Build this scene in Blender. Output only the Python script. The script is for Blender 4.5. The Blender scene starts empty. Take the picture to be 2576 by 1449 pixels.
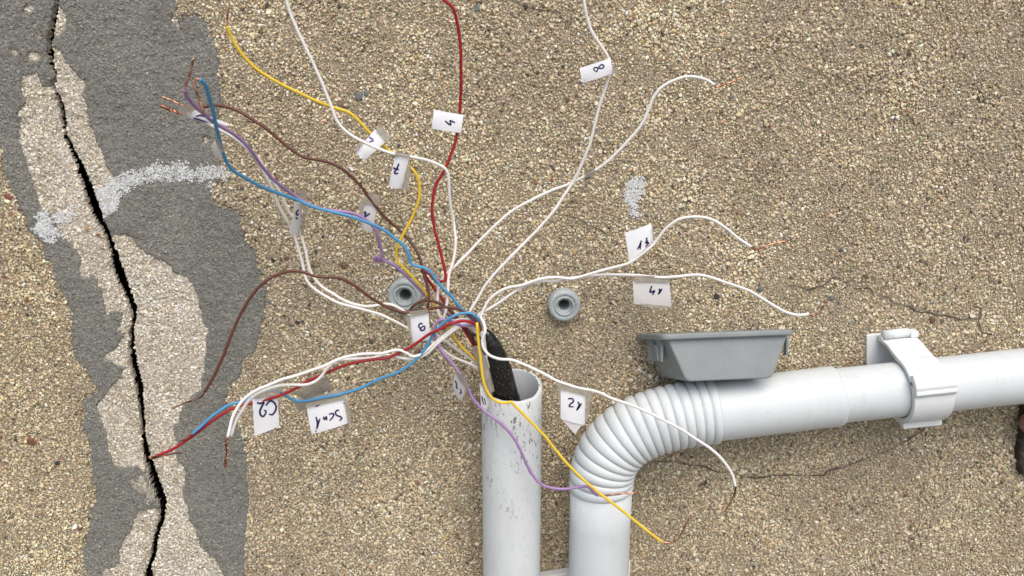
import bpy, math, random
import numpy as np
from mathutils import Vector

random.seed(7)
rng = np.random.default_rng(11)
SC = bpy.context.scene
COL = SC.collection

# ------------------------------------------------------------------ camera, sky, sun, exposure
F_PX, CX, CY = 1874.0, 1288.0, 724.5          # survey frame: 2576 x 1449 picture units
PITCH = math.radians(14.0)
D0 = 0.55                                      # metres from lens to wall along the view axis
FWD = np.array([0, math.cos(PITCH), -math.sin(PITCH)])
UP = np.array([0, math.sin(PITCH), math.cos(PITCH)])
RIGHT = np.array([1.0, 0, 0])
CAM = -D0 * FWD

cam_d = bpy.data.cameras.new("camera")
cam_d.lens = 36.0 * F_PX / 2576.0
cam_d.sensor_width = 36.0
cam_d.clip_start = 0.01
cam_d.clip_end = 500.0
cam_d.dof.use_dof = True
cam_d.dof.focus_distance = 0.53
cam_d.dof.aperture_fstop = 13.0
cam = bpy.data.objects.new("camera", cam_d)
cam.location = CAM.tolist()
cam.rotation_euler = (math.pi / 2 - PITCH, 0, 0)
COL.objects.link(cam)
SC.camera = cam

SUN_EL, SUN_AZ = math.radians(55), math.radians(14)   # azimuth measured from -Y (in front of the wall) to +X
world = bpy.data.worlds.new("World")
SC.world = world
world.use_nodes = True
wn = world.node_tree
wn.nodes.clear()
sky = wn.nodes.new("ShaderNodeTexSky")
sky.sky_type = 'NISHITA'
sky.sun_disc = False
sky.sun_elevation = SUN_EL
sky.sun_rotation = math.pi - SUN_AZ
sky.air_density = 1.0
sky.dust_density = 4.0
sky.ozone_density = 0.8
bg = wn.nodes.new("ShaderNodeBackground")
bg.inputs[1].default_value = 0.14
wo = wn.nodes.new("ShaderNodeOutputWorld")
wn.links.new(sky.outputs[0], bg.inputs[0])
wn.links.new(bg.outputs[0], wo.inputs[0])

sun_d = bpy.data.lights.new("sun", 'SUN')
sun_d.energy = 1.4
sun_d.angle = math.radians(52)
sun_d.color = (1.0, 0.975, 0.93)
sun = bpy.data.objects.new("sun", sun_d)
to_sun = Vector((math.sin(SUN_AZ) * math.cos(SUN_EL), -math.cos(SUN_AZ) * math.cos(SUN_EL), math.sin(SUN_EL)))
sun.rotation_euler = to_sun.to_track_quat('Z', 'Y').to_euler()
sun.location = (1, -3, 4)
COL.objects.link(sun)

SC.view_settings.view_transform = 'Standard'
SC.view_settings.look = 'None'
SC.view_settings.gamma = 1.0
SC.view_settings.exposure = 0.29
SC.view_settings.use_curve_mapping = False
SC.cycles.max_bounces = 6


# ------------------------------------------------------------------ survey helpers
def ray(px, py):
    return RIGHT * ((px - CX) / F_PX) + UP * ((CY - py) / F_PX) + FWD


def P(px, py, o=0.0):
    """Point seen at (px, py) that stands o metres in front of the wall face."""
    d = ray(px, py)
    t = (-o - CAM[1]) / d[1]
    return CAM + d * t


def depth(p):
    return float(np.dot(np.asarray(p) - CAM, FWD))


def plane_hit(px, py, p0, n):
    d = ray(px, py)
    return CAM + d * (np.dot(p0 - CAM, n) / np.dot(d, n))


def zoomed(x0, y0, x1, width):
    """Maps measurements made in an enlarged crop back to the survey frame."""
    s = (x1 - x0) / width
    return lambda zx, zy: ((x0 + zx * s) * 0.731818, (y0 + zy * s) * 0.731818)


# ------------------------------------------------------------------ materials
def new_mat(name):
    m = bpy.data.materials.new(name)
    m.use_nodes = True
    nt = m.node_tree
    b = nt.nodes["Principled BSDF"]
    return m, nt, b


def N(nt, kind, **kw):
    n = nt.nodes.new(kind)
    for k, v in kw.items():
        if k.startswith("i_"):
            n.inputs[k[2:].replace("_", " ")].default_value = v
        else:
            setattr(n, k, v)
    return n


def coords(nt, scale=(1, 1, 1)):
    g = N(nt, "ShaderNodeNewGeometry")
    mp = N(nt, "ShaderNodeMapping")
    mp.inputs["Scale"].default_value = scale
    nt.links.new(g.outputs["Position"], mp.inputs["Vector"])
    return mp.outputs[0]


def noise(nt, vec, scale, detail=4, rough=0.6):
    n = N(nt, "ShaderNodeTexNoise")
    n.inputs["Scale"].default_value = scale
    n.inputs["Detail"].default_value = detail
    n.inputs["Roughness"].default_value = rough
    nt.links.new(vec, n.inputs["Vector"])
    return n.outputs["Fac"]


def ramp(nt, fac, stops):
    r = N(nt, "ShaderNodeValToRGB")
    el = r.color_ramp.elements
    while len(el) > 1:
        el.remove(el[-1])
    el[0].position, el[0].color = stops[0][0], (*stops[0][1], 1)
    for p, c in stops[1:]:
        e = el.new(p)
        e.color = (*c, 1)
    nt.links.new(fac, r.inputs[0])
    return r.outputs[0]


def g3(v):
    return (v, v, v)


def mixc(nt, fac, a, b, mode='MIX'):
    m = N(nt, "ShaderNodeMix", data_type='RGBA', blend_type=mode)
    if isinstance(fac, float):
        m.inputs[0].default_value = fac
    else:
        nt.links.new(fac, m.inputs[0])
    for sock, v in ((m.inputs[6], a), (m.inputs[7], b)):
        if isinstance(v, tuple):
            sock.default_value = (*v, 1)
        else:
            nt.links.new(v, sock)
    return m.outputs[2]


def math_n(nt, op, a, b=None):
    m = N(nt, "ShaderNodeMath", operation=op)
    for i, v in enumerate((a, b)):
        if v is None:
            continue
        if isinstance(v, (int, float)):
            m.inputs[i].default_value = v
        else:
            nt.links.new(v, m.inputs[i])
    return m.outputs[0]


def bump(nt, b, height, dist, strength=1.0):
    bp = N(nt, "ShaderNodeBump")
    bp.inputs["Strength"].default_value = strength
    bp.inputs["Distance"].default_value = dist
    nt.links.new(height, bp.inputs["Height"])
    nt.links.new(bp.outputs[0], b.inputs["Normal"])


MAT = {}


def make_materials():
    # sand grains: colour of each grain is stored on the grain itself
    m, nt, b = new_mat("sand_grain")
    a = N(nt, "ShaderNodeAttribute", attribute_name="grain_colour")
    v = coords(nt)
    f = noise(nt, v, 1400, 3)
    c = mixc(nt, 0.35, a.outputs["Color"], ramp(nt, f, [(0.3, g3(0.35)), (0.7, g3(1.0))]), 'MULTIPLY')
    nt.links.new(c, b.inputs["Base Color"])
    b.inputs["Roughness"].default_value = 0.55
    b.inputs["Specular IOR Level"].default_value = 0.5
    MAT["grain"] = m
    # sand bed between grains
    m, nt, b = new_mat("sand_bed")
    v = coords(nt)
    c = ramp(nt, noise(nt, v, 900, 5), [(0.30, (0.05, 0.04, 0.026)), (0.44, (0.24, 0.195, 0.13)), (0.58, (0.45, 0.38, 0.27)), (0.8, (0.66, 0.58, 0.45))])
    nt.links.new(c, b.inputs["Base Color"])
    b.inputs["Roughness"].default_value = 0.9
    bump(nt, b, noise(nt, v, 700, 5), 0.0016)
    MAT["bed"] = m
    # whole-wall render away from the close-up
    m, nt, b = new_mat("far_render")
    v = coords(nt)
    vo = N(nt, "ShaderNodeTexVoronoi")
    vo.inputs["Scale"].default_value = 420
    nt.links.new(v, vo.inputs["Vector"])
    c = mixc(nt, 0.6, ramp(nt, noise(nt, v, 500, 5), [(0.3, (0.12, 0.09, 0.05)), (0.5, (0.36, 0.28, 0.17)), (0.75, (0.55, 0.46, 0.3))]), vo.outputs["Color"], 'SOFT_LIGHT')
    nt.links.new(c, b.inputs["Base Color"])
    b.inputs["Roughness"].default_value = 0.9
    bump(nt, b, vo.outputs["Distance"], 0.002)
    MAT["far"] = m
    # exposed pale plaster
    m, nt, b = new_mat("pale_plaster")
    v = coords(nt)
    c1 = ramp(nt, noise(nt, v, 330, 6, 0.75), [(0.30, (0.26, 0.205, 0.145)), (0.40, (0.58, 0.505, 0.40)), (0.52, (0.74, 0.675, 0.575)), (0.66, (0.88, 0.84, 0.77))])
    c2 = ramp(nt, noise(nt, v, 40, 3), [(0.35, (0.80, 0.76, 0.66)), (0.65, (1, 1, 1))])
    c3 = ramp(nt, noise(nt, v, 700, 3), [(0.28, g3(0.28)), (0.40, g3(1.0))])
    c = mixc(nt, 1.0, mixc(nt, 1.0, c1, c2, 'MULTIPLY'), c3, 'MULTIPLY')
    nt.links.new(c, b.inputs["Base Color"])
    b.inputs["Roughness"].default_value = 0.95
    h = math_n(nt, 'ADD', noise(nt, v, 480, 4, 0.65), noise(nt, coords(nt, (0.8, 1, 1.1)), 170, 2))
    bump(nt, b, h, 0.0046, 1.0)
    MAT["plaster"] = m
    # grey mortar
    m, nt, b = new_mat("grey_mortar")
    v = coords(nt)
    c1 = ramp(nt, noise(nt, v, 30, 4), [(0.3, (0.225, 0.220, 0.190)), (0.7, (0.285, 0.280, 0.245))])
    c2 = ramp(nt, noise(nt, v, 480, 4, 0.7), [(0.28, g3(0.55)), (0.5, g3(0.95)), (0.72, g3(1.3))])
    c4 = ramp(nt, noise(nt, v, 900, 2), [(0.66, g3(1.0)), (0.72, g3(1.9))])
    c = mixc(nt, 1.0, mixc(nt, 1.0, c1, c2, 'MULTIPLY'), c4, 'MULTIPLY')
    nt.links.new(c, b.inputs["Base Color"])
    b.inputs["Roughness"].default_value = 0.85
    h = noise(nt, v, 500, 4, 0.6)
    bump(nt, b, h, 0.0042, 0.9)
    MAT["mortar"] = m
    # white paint
    m, nt, b = new_mat("white_paint")
    v = coords(nt)
    c = ramp(nt, noise(nt, v, 350, 4), [(0.3, (0.50, 0.53, 0.535)), (0.6, (0.72, 0.74, 0.74))])
    nt.links.new(c, b.inputs["Base Color"])
    b.inputs["Roughness"].default_value = 0.8
    bump(nt, b, noise(nt, v, 600, 4), 0.0010)
    MAT["paint"] = m
    # crack core
    m, nt, b = new_mat("pebble_stone")
    a = N(nt, "ShaderNodeObjectInfo")
    v = coords(nt)
    c = mixc(nt, 0.5, a.outputs["Color"], ramp(nt, noise(nt, v, 900, 3), [(0.3, g3(0.45)), (0.7, g3(1.0))]), 'MULTIPLY')
    nt.links.new(c, b.inputs["Base Color"])
    b.inputs["Roughness"].default_value = 0.55
    MAT["pebble"] = m

    # white pvc, clean and scuffed
    def pvc(name, base, scuff):
        m, nt, b = new_mat(name)
        v = coords(nt)
        c = ramp(nt, noise(nt, v, 25, 4), [(0.3, tuple(x * 0.94 for x in base)), (0.7, base)])
        sp = ramp(nt, noise(nt, coords(nt, (1, 1, 1)), 900, 2, 0.5), [(0.735, g3(0)), (0.755, g3(0.8))])
        c = mixc(nt, sp, c, (0.16, 0.14, 0.11))
        dirt = ramp(nt, noise(nt, v, 60, 6, 0.7), [(0.54, g3(0)), (0.8, g3(0.22))])
        c = mixc(nt, dirt, c, (0.38, 0.33, 0.25))
        if scuff:
            v2 = coords(nt, (1.0, 1.0, 0.38))
            s1 = ramp(nt, noise(nt, v2, 420, 4, 0.75), [(0.56, g3(0)), (0.62, g3(1))])
            s2 = ramp(nt, noise(nt, coords(nt), 70, 3), [(0.46, g3(0)), (0.58, g3(1))])
            sep = N(nt, "ShaderNodeSeparateXYZ")
            nt.links.new(coords(nt), sep.inputs[0])
            mr = N(nt, "ShaderNodeMapRange")
            nt.links.new(sep.outputs[2], mr.inputs[0])
            mr.inputs[1].default_value = -0.19
            mr.inputs[2].default_value = -0.085
            s = math_n(nt, 'MULTIPLY', math_n(nt, 'MULTIPLY', s1, s2), mr.outputs[0])
            c = mixc(nt, s, c, (0.085, 0.065, 0.045))
        streak = ramp(nt, noise(nt, coords(nt, (3.2, 1, 0.5)), 45, 5, 0.65), [(0.55, g3(0)), (0.75, g3(0.20))])
        c = mixc(nt, streak, c, (0.42, 0.38, 0.30))
        fine = ramp(nt, noise(nt, v, 1600, 2, 0.5), [(0.66, g3(0)), (0.72, g3(0.5))])
        fine2 = ramp(nt, noise(nt, v, 70, 4, 0.6), [(0.48, g3(0)), (0.62, g3(1))])
        c = mixc(nt, math_n(nt, 'MULTIPLY', fine, fine2), c, (0.20, 0.18, 0.15))
        nt.links.new(c, b.inputs["Base Color"])
        rr_ = ramp(nt, noise(nt, v, 90, 4), [(0.3, g3(0.36)), (0.7, g3(0.58))])
        nt.links.new(rr_, b.inputs["Roughness"])
        b.inputs["Roughness"].default_value = 0.42
        b.inputs["Specular IOR Level"].default_value = 0.4
        bump(nt, b, noise(nt, v, 220, 3), 0.0002, 0.4)
        MAT[name] = m
    pvc("pvc_clean", (0.65, 0.695, 0.705), False)
    pvc("pvc_scuffed", (0.65, 0.685, 0.69), True)
    pvc("pvc_clip", (0.755, 0.785, 0.79), False)
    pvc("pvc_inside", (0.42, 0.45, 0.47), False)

    def plastic(name, col, rough=0.45, dust=(0.55, 0.5, 0.4), amount=0.35, scale=260, spec=0.4, lo=0.55):
        m, nt, b = new_mat(name)
        v = coords(nt)
        c = ramp(nt, noise(nt, v, 40, 3), [(0.3, tuple(x * 0.85 for x in col)), (0.7, col)])
        d = ramp(nt, noise(nt, v, scale, 4, 0.7), [(lo, g3(0)), (lo + 0.2, g3(amount))])
        c = mixc(nt, d, c, dust)
        nt.links.new(c, b.inputs["Base Color"])
        b.inputs["Roughness"].default_value = rough
        b.inputs["Specular IOR Level"].default_value = spec
        MAT[name] = m
        return nt, b, v
    plastic("grey_plastic", (0.26, 0.288, 0.292), 0.5, (0.62, 0.58, 0.46), 0.5, 850, 0.4, 0.58)
    plastic("plug_plastic", (0.40, 0.45, 0.455), 0.5, (0.62, 0.57, 0.45), 0.7, 300)
    nt, b, v = plastic("black_sheath", (0.010, 0.010, 0.010), 0.22, (0.45, 0.40, 0.30), 0.9, 700, 0.5, 0.60)
    bump(nt, b, noise(nt, v, 120, 3), 0.001, 0.5)
    plastic("crack_shade", (0.06, 0.05, 0.04), 0.9, (0.2, 0.17, 0.13), 0.5, 500)  # dark tone standing for the shade inside the hairline cracks
    plastic("brown_clay", (0.22, 0.11, 0.085), 0.7)
    plastic("hole_dark", (0.045, 0.034, 0.027), 0.8)  # dark brown of the edge solid, standing for the darkness of a hole
    # wire insulation
    dirt = (0.10, 0.075, 0.05)
    plastic("wire_white", (0.87, 0.84, 0.80), 0.4, dirt, 0.7, 520, 0.45, 0.66)
    plastic("wire_yellow", (0.82, 0.57, 0.045), 0.38, dirt, 0.6, 420, 0.45, 0.64)
    plastic("wire_red", (0.36, 0.013, 0.020), 0.35, dirt, 0.35, 160, 0.45, 0.62)
    plastic("wire_blue", (0.07, 0.29, 0.53), 0.38, dirt, 0.35, 160, 0.45, 0.62)
    plastic("wire_brown", (0.115, 0.038, 0.024), 0.38, (0.3, 0.2, 0.14), 0.25, 160, 0.45, 0.62)
    plastic("wire_purple", (0.36, 0.22, 0.44), 0.4, dirt, 0.35, 160, 0.45, 0.62)
    # copper
    m, nt, b = new_mat("copper")
    v = coords(nt)
    c = ramp(nt, noise(nt, v, 220, 3), [(0.40, (0.20, 0.075, 0.045)), (0.62, (0.76, 0.40, 0.27))])
    nt.links.new(c, b.inputs["Base Color"])
    b.inputs["Metallic"].default_value = 1.0
    b.inputs["Roughness"].default_value = 0.36
    MAT["copper"] = m
    # paper
    for nm, base in (("paper", (0.84, 0.85, 0.87)), ("paper_dull", (0.66, 0.65, 0.63))):
        m, nt, b = new_mat(nm)
        v = coords(nt)
        c = ramp(nt, noise(nt, v, 70, 5), [(0.3, tuple(x * 0.93 for x in base)), (0.65, base)])
        sp = ramp(nt, noise(nt, v, 600, 3), [(0.68, g3(0)), (0.76, g3(0.25))])
        c = mixc(nt, sp, c, (0.42, 0.38, 0.33))
        nt.links.new(c, b.inputs["Base Color"])
        b.inputs["Roughness"].default_value = 0.35
        b.inputs["Specular IOR Level"].default_value = 0.35
        MAT[nm] = m
    m, nt, b = new_mat("blue_ink")
    v = coords(nt)
    c = ramp(nt, noise(nt, v, 500, 3), [(0.3, (0.012, 0.010, 0.055)), (0.7, (0.035, 0.028, 0.15))])
    nt.links.new(c, b.inputs["Base Color"])
    b.inputs["Roughness"].default_value = 0.5
    MAT["ink"] = m
    m, nt, b = new_mat("faded_ink")
    b.inputs["Base Color"].default_value = (0.16, 0.14, 0.34, 1)
    MAT["ink_faded"] = m
    # sticky tape: clear film, yellowed with dust
    m, nt, b = new_mat("clear_tape")
    v = coords(nt)
    c = ramp(nt, noise(nt, v, 120, 4), [(0.3, (0.36, 0.325, 0.27)), (0.7, (0.50, 0.46, 0.39))])
    nt.links.new(c, b.inputs["Base Color"])
    b.inputs["Roughness"].default_value = 0.28
    b.inputs["Specular IOR Level"].default_value = 0.5
    tr = N(nt, "ShaderNodeBsdfTransparent")
    mx = N(nt, "ShaderNodeMixShader")
    fac = ramp(nt, noise(nt, v, 90, 3), [(0.3, g3(0.48)), (0.7, g3(0.68))])
    nt.links.new(fac, mx.inputs[0])
    nt.links.new(tr.outputs[0], mx.inputs[1])
    nt.links.new(b.outputs[0], mx.inputs[2])
    out = [n for n in nt.nodes if n.type == 'OUTPUT_MATERIAL'][0]
    nt.links.new(mx.outputs[0], out.inputs[0])
    MAT["tape"] = m
    # ground in front of the wall (outside the picture)
    m, nt, b = new_mat("ground_paving")
    v = coords(nt)
    c = ramp(nt, noise(nt, v, 12, 5), [(0.3, (0.14, 0.135, 0.125)), (0.7, (0.23, 0.22, 0.20))])
    nt.links.new(c, b.inputs["Base Color"])
    b.inputs["Roughness"].default_value = 0.9
    MAT["ground"] = m


make_materials()


# ------------------------------------------------------------------ object builders
def empty(name, loc, label, cat, group=None):
    o = bpy.data.objects.new(name, None)
    o.empty_display_size = 0.01
    o.location = [float(x) for x in loc]
    COL.objects.link(o)
    o["label"] = label
    o["category"] = cat
    if group:
        o["group"] = group
    return o


def origin_of(parent):
    p = np.zeros(3)
    while parent is not None:
        p = p + np.array(parent.location)
        parent = parent.parent
    return p


def build(name, verts, faces, mat, parent=None, smooth=True):
    v = np.asarray(verts, float) - origin_of(parent)
    me = bpy.data.meshes.new(name)
    me.from_pydata(v.tolist(), [], [list(map(int, f)) for f in faces])
    me.materials.append(MAT[mat])
    if smooth:
        me.polygons.foreach_set("use_smooth", [True] * len(me.polygons))
    me.update()
    o = bpy.data.objects.new(name, me)
    o.parent = parent
    COL.objects.link(o)
    return o


def build_big(name, verts, polys, mat, parent=None, smooth=True):
    """verts Nx3, polys MxK (constant K), written straight into mesh arrays."""
    v = (np.asarray(verts) - origin_of(parent)).astype(np.float32)
    polys = np.asarray(polys, np.int32)
    me = bpy.data.meshes.new(name)
    me.vertices.add(len(v))
    me.vertices.foreach_set("co", v.ravel())
    k = polys.shape[1]
    me.loops.add(polys.size)
    me.loops.foreach_set("vertex_index", polys.ravel())
    me.polygons.add(len(polys))
    me.polygons.foreach_set("loop_start", np.arange(0, polys.size, k, dtype=np.int32))
    me.polygons.foreach_set("use_smooth", np.full(len(polys), smooth, dtype=bool))
    me.update(calc_edges=True)
    me.validate()
    me.materials.append(MAT[mat])
    o = bpy.data.objects.new(name, me)
    o.parent = parent
    COL.objects.link(o)
    return o


def catmull(pts, per=8):
    pts = np.asarray(pts, float)
    if len(pts) == 2:
        t = np.linspace(0, 1, per + 1)[:, None]
        return pts[0] * (1 - t) + pts[1] * t
    # centripetal Catmull-Rom
    ext = np.vstack([2 * pts[0] - pts[1], pts, 2 * pts[-1] - pts[-2]])
    out = []
    for i in range(1, len(ext) - 2):
        p0, p1, p2, p3 = ext[i - 1], ext[i], ext[i + 1], ext[i + 2]
        d = lambda a, b: max(np.linalg.norm(b - a), 1e-9) ** 0.5
        t0 = 0.0
        t1 = t0 + d(p0, p1)
        t2 = t1 + d(p1, p2)
        t3 = t2 + d(p2, p3)
        t = np.linspace(t1, t2, per, endpoint=False)[:, None]
        a1 = (t1 - t) / (t1 - t0) * p0 + (t - t0) / (t1 - t0) * p1
        a2 = (t2 - t) / (t2 - t1) * p1 + (t - t1) / (t2 - t1) * p2
        a3 = (t3 - t) / (t3 - t2) * p2 + (t - t2) / (t3 - t2) * p3
        b1 = (t2 - t) / (t2 - t0) * a1 + (t - t0) / (t2 - t0) * a2
        b2 = (t3 - t) / (t3 - t1) * a2 + (t - t1) / (t3 - t1) * a3
        out.append((t2 - t) / (t2 - t1) * b1 + (t - t1) / (t2 - t1) * b2)
    out.append(pts[-1][None])
    return np.vstack(out)


def sweep(path, radii, seg=10, cap=True):
    """Tube along path; radii scalar or one per point. Returns verts, faces."""
    path = np.asarray(path, float)
    n = len(path)
    radii = np.broadcast_to(np.asarray(radii, float), (n,))
    tan = np.gradient(path, axis=0)
    tan /= np.linalg.norm(tan, axis=1)[:, None] + 1e-12
    ref = np.array([0, 1.0, 0]) if abs(tan[0][1]) < 0.9 else np.array([1.0, 0, 0])
    nrm = np.cross(tan[0], ref)
    nrm /= np.linalg.norm(nrm)
    verts = []
    ang = np.linspace(0, 2 * math.pi, seg, endpoint=False)
    for i in range(n):
        nrm = nrm - tan[i] * np.dot(nrm, tan[i])
        nrm /= np.linalg.norm(nrm) + 1e-12
        bn = np.cross(tan[i], nrm)
        verts.append(path[i] + radii[i] * (np.cos(ang)[:, None] * nrm + np.sin(ang)[:, None] * bn))
    verts = np.vstack(verts)
    faces = []
    for i in range(n - 1):
        for j in range(seg):
            a = i * seg + j
            b = i * seg + (j + 1) % seg
            faces.append((a, b, b + seg, a + seg))
    if cap:
        faces.append(tuple(range(seg))[::-1])
        faces.append(tuple((n - 1) * seg + j for j in range(seg)))
    return verts, faces


def join(parts):
    V, Fc, n = [], [], 0
    for v, f in parts:
        V.append(np.asarray(v, float))
        Fc += [tuple(i + n for i in q) for q in f]
        n += len(v)
    return np.vstack(V), Fc


def lathe(profile, centre, axis, seg=48):
    """profile [(radius, along)], axis unit vector."""
    axis = np.asarray(axis, float) / np.linalg.norm(axis)
    ref = np.array([0, 0, 1.0]) if abs(axis[2]) < 0.9 else np.array([1.0, 0, 0])
    u = np.cross(ref, axis)
    u /= np.linalg.norm(u)
    w = np.cross(axis, u)
    ang = np.linspace(0, 2 * math.pi, seg, endpoint=False)
    ring = np.cos(ang)[:, None] * u + np.sin(ang)[:, None] * w
    V = np.vstack([np.asarray(centre) + r * ring + h * axis for r, h in profile])
    Fc = []
    for i in range(len(profile) - 1):
        for j in range(seg):
            a, b = i * seg + j, i * seg + (j + 1) % seg
            Fc.append((a, b, b + seg, a + seg))
    return V, Fc


def extrude(profile, origin, ax, ay, along, length, close=True):
    """Closed 2-D profile in (ax, ay) swept by length along `along` (centred)."""
    pr = np.array([origin + p[0] * ax + p[1] * ay for p in profile])
    n = len(pr)
    V = np.vstack([pr - along * length / 2, pr + along * length / 2])
    Fc = [(i, (i + 1) % n, n + (i + 1) % n, n + i) for i in range(n)]
    Fc += [tuple(range(n))[::-1], tuple(range(n, 2 * n))]
    return V, Fc


def bevel(o, w, seg=2):
    b = o.modifiers.new("bevel", 'BEVEL')
    b.width = w
    b.segments = seg
    b.limit_method = 'ANGLE'
    b.angle_limit = math.radians(30)
    return o


# ------------------------------------------------------------------ noise on arrays
def vnoise(x, y, seed):
    xi, yi = np.floor(x).astype(np.int64), np.floor(y).astype(np.int64)
    xf, yf = x - xi, y - yi
    u, v = xf * xf * (3 - 2 * xf), yf * yf * (3 - 2 * yf)

    def h(a, b):
        n = (a * 374761393 + b * 668265263 + seed * 974711) & 0x7fffffff
        n = ((n ^ (n >> 13)) * 1274126177) & 0x7fffffff
        return ((n ^ (n >> 16)) & 0xffff) / 65535.0
    return (h(xi, yi) * (1 - u) + h(xi + 1, yi) * u) * (1 - v) + (h(xi, yi + 1) * (1 - u) + h(xi + 1, yi + 1) * u) * v


def fbm(x, y, seed, octs=4):
    s, a, t = 0, 1.0, 0
    for i in range(octs):
        s = s + a * (vnoise(x * 2 ** i + 17 * i, y * 2 ** i - 9 * i, seed + i) - 0.5)
        t += a
        a *= 0.55
    return s / t * 2


# ------------------------------------------------------------------ the wall
def W(pts):
    """Survey points on the wall face -> wall coordinates in mm (x, z)."""
    return np.array([(lambda q: (q[0] * 1000, q[2] * 1000))(P(a, b, 0)) for a, b in pts])


MMPX = D0 / F_PX * 1000   # ~0.29 mm per survey pixel at the centre


def sdf(poly, X, Z):
    """Signed distance, positive inside."""
    best = np.full(X.shape, 1e9)
    inside = np.zeros(X.shape, bool)
    n = len(poly)
    for i in range(n):
        (x0, z0), (x1, z1) = poly[i], poly[(i + 1) % n]
        dx, dz = x1 - x0, z1 - z0
        t = np.clip(((X - x0) * dx + (Z - z0) * dz) / (dx * dx + dz * dz + 1e-9), 0, 1)
        best = np.minimum(best, (X - x0 - t * dx) ** 2 + (Z - z0 - t * dz) ** 2)
        if z0 != z1:
            c = ((z0 > Z) != (z1 > Z)) & (X < (x1 - x0) * (Z - z0) / (z1 - z0) + x0)
            inside ^= c
    d = np.sqrt(best)
    return np.where(inside, d, -d)


CRACK = [(150, -330, 8), (146, -150, 8), (142, 0, 8), (135, 35, 9), (127, 80, 8), (122, 105, 10), (124, 150, 10), (130, 175, 9), (137, 195, 7), (128, 217, 6),
         (140, 240, 9), (150, 270, 11), (155, 310, 13), (160, 345, 11), (175, 375, 13), (190, 405, 17), (204, 440, 22), (217, 472, 24), (230, 512, 26),
         (247, 556, 22), (267, 589, 18), (280, 629, 18), (290, 672, 28), (303, 706, 26), (317, 739, 23), (330, 772, 20), (332, 792, 15), (330, 816, 8),
         (328, 846, 11), (328, 879, 14), (334, 920, 17), (345, 969, 16), (351, 1013, 14), (354, 1049, 12), (358, 1093, 10), (363, 1133, 14), (371, 1158, 12),
         (382, 1198, 10), (396, 1235, 10), (407, 1267, 10), (405, 1307, 7), (393, 1340, 8), (387, 1369, 9), (382, 1402, 9), (373, 1427, 7), (370, 1449, 14),
         (372, 1520, 14), (380, 1800, 10)]
OUTER_R = [(430, -330), (440, -60), (443, 0), (455, 20), (437, 45), (470, 40), (500, 36), (525, 60), (530, 90), (545, 115), (553, 150), (553, 200), (556, 250), (553, 330), (557, 400),
           (560, 440), (540, 470), (533, 489), (547, 522), (580, 522), (612, 546), (610, 572), (623, 606), (643, 626), (648, 656), (660, 700), (670, 725), (668, 770), (665, 801),
           (655, 839), (645, 870), (637, 890), (613, 903), (607, 946), (575, 975), (571, 1013), (590, 1060), (612, 1090), (620, 1150), (625, 1213), (625, 1286), (618, 1358), (615, 1449), (620, 1800)]
OUTER_L = [(0, 357), (13, 433), (22, 460), (43, 506), (63, 549), (73, 586), (110, 616), (110, 646), (133, 669), (143, 706), (163, 756), (183, 792), (181, 839), (188, 899), (210, 925),
           (233, 960), (248, 985), (215, 995), (207, 1017), (218, 1049), (207, 1067), (225, 1111), (233, 1195), (240, 1257), (225, 1286), (225, 1318), (215, 1351), (207, 1398), (218, 1449), (215, 1800)]
OUTER = [(-500, -330)] + OUTER_R + OUTER_L[::-1] + [(-60, 335), (-500, 300)]
PALE = [
    [(128, 217), (110, 220), (97, 187), (60, 190), (57, 217), (63, 260), (48, 283), (50, 320), (52, 367), (63, 390), (77, 433), (90, 476), (100, 506), (103, 526), (130, 532), (143, 566),
     (160, 596), (180, 612), (193, 636), (207, 652), (200, 679), (213, 696), (240, 689), (250, 716), (257, 732), (263, 759), (270, 799), (280, 779), (307, 786), (310, 809), (297, 826),
     (312, 840), (303, 866), (280, 886), (263, 899), (290, 915), (316, 925), (305, 944), (280, 977), (265, 995), (244, 1024), (255, 1053), (269, 1086), (273, 1140), (291, 1173), (320, 1177),
     (349, 1166), (364, 1184), (372, 1165), (363, 1133), (358, 1093), (351, 1013), (334, 922), (328, 846), (332, 792), (317, 739), (290, 672), (267, 589), (230, 512), (203, 439), (175, 375), (155, 310), (140, 240)],
    [(404, 1278), (370, 1280), (349, 1286), (338, 1322), (313, 1358), (298, 1387), (302, 1417), (265, 1435), (255, 1449), (250, 1800), (380, 1800), (370, 1449), (382, 1402), (393, 1340), (405, 1307)],
    [(142, 15), (165, 30), (167, 70), (150, 88), (130, 97), (127, 80), (135, 35)],
    [(122, 105), (133, 113), (157, 130), (163, 157), (190, 183), (203, 200), (220, 213), (207, 233), (217, 267), (223, 300), (240, 343), (253, 383), (270, 423), (290, 450), (300, 499), (293, 522),
     (263, 546), (247, 556), (230, 512), (203, 439), (175, 375), (155, 310), (140, 240), (128, 217), (137, 195), (124, 150)],
    [(267, 589), (283, 589), (327, 592), (347, 619), (373, 642), (430, 669), (437, 686), (473, 699), (487, 716), (500, 746), (503, 772), (510, 812), (523, 826), (517, 846), (517, 922), (502, 977),
     (466, 1013), (451, 1053), (436, 1078), (444, 1126), (440, 1144), (455, 1169), (466, 1191), (458, 1242), (469, 1275), (476, 1307), (495, 1329), (502, 1369), (524, 1391), (546, 1413), (564, 1449),
     (600, 1800), (380, 1800), (370, 1449), (382, 1402), (393, 1340), (405, 1307), (407, 1267), (396, 1235), (382, 1198), (371, 1158), (363, 1133), (358, 1093), (351, 1013), (334, 922), (328, 846),
     (332, 792), (317, 739), (290, 672)],
]
PALE_SPOTS = [(73, 24, 9), (86, 143, 12), (40, 133, 5), (98, 92, 5), (437, 52, 8), (447, 65, 6), (515, 352, 7), (88, 62, 4)]
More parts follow.
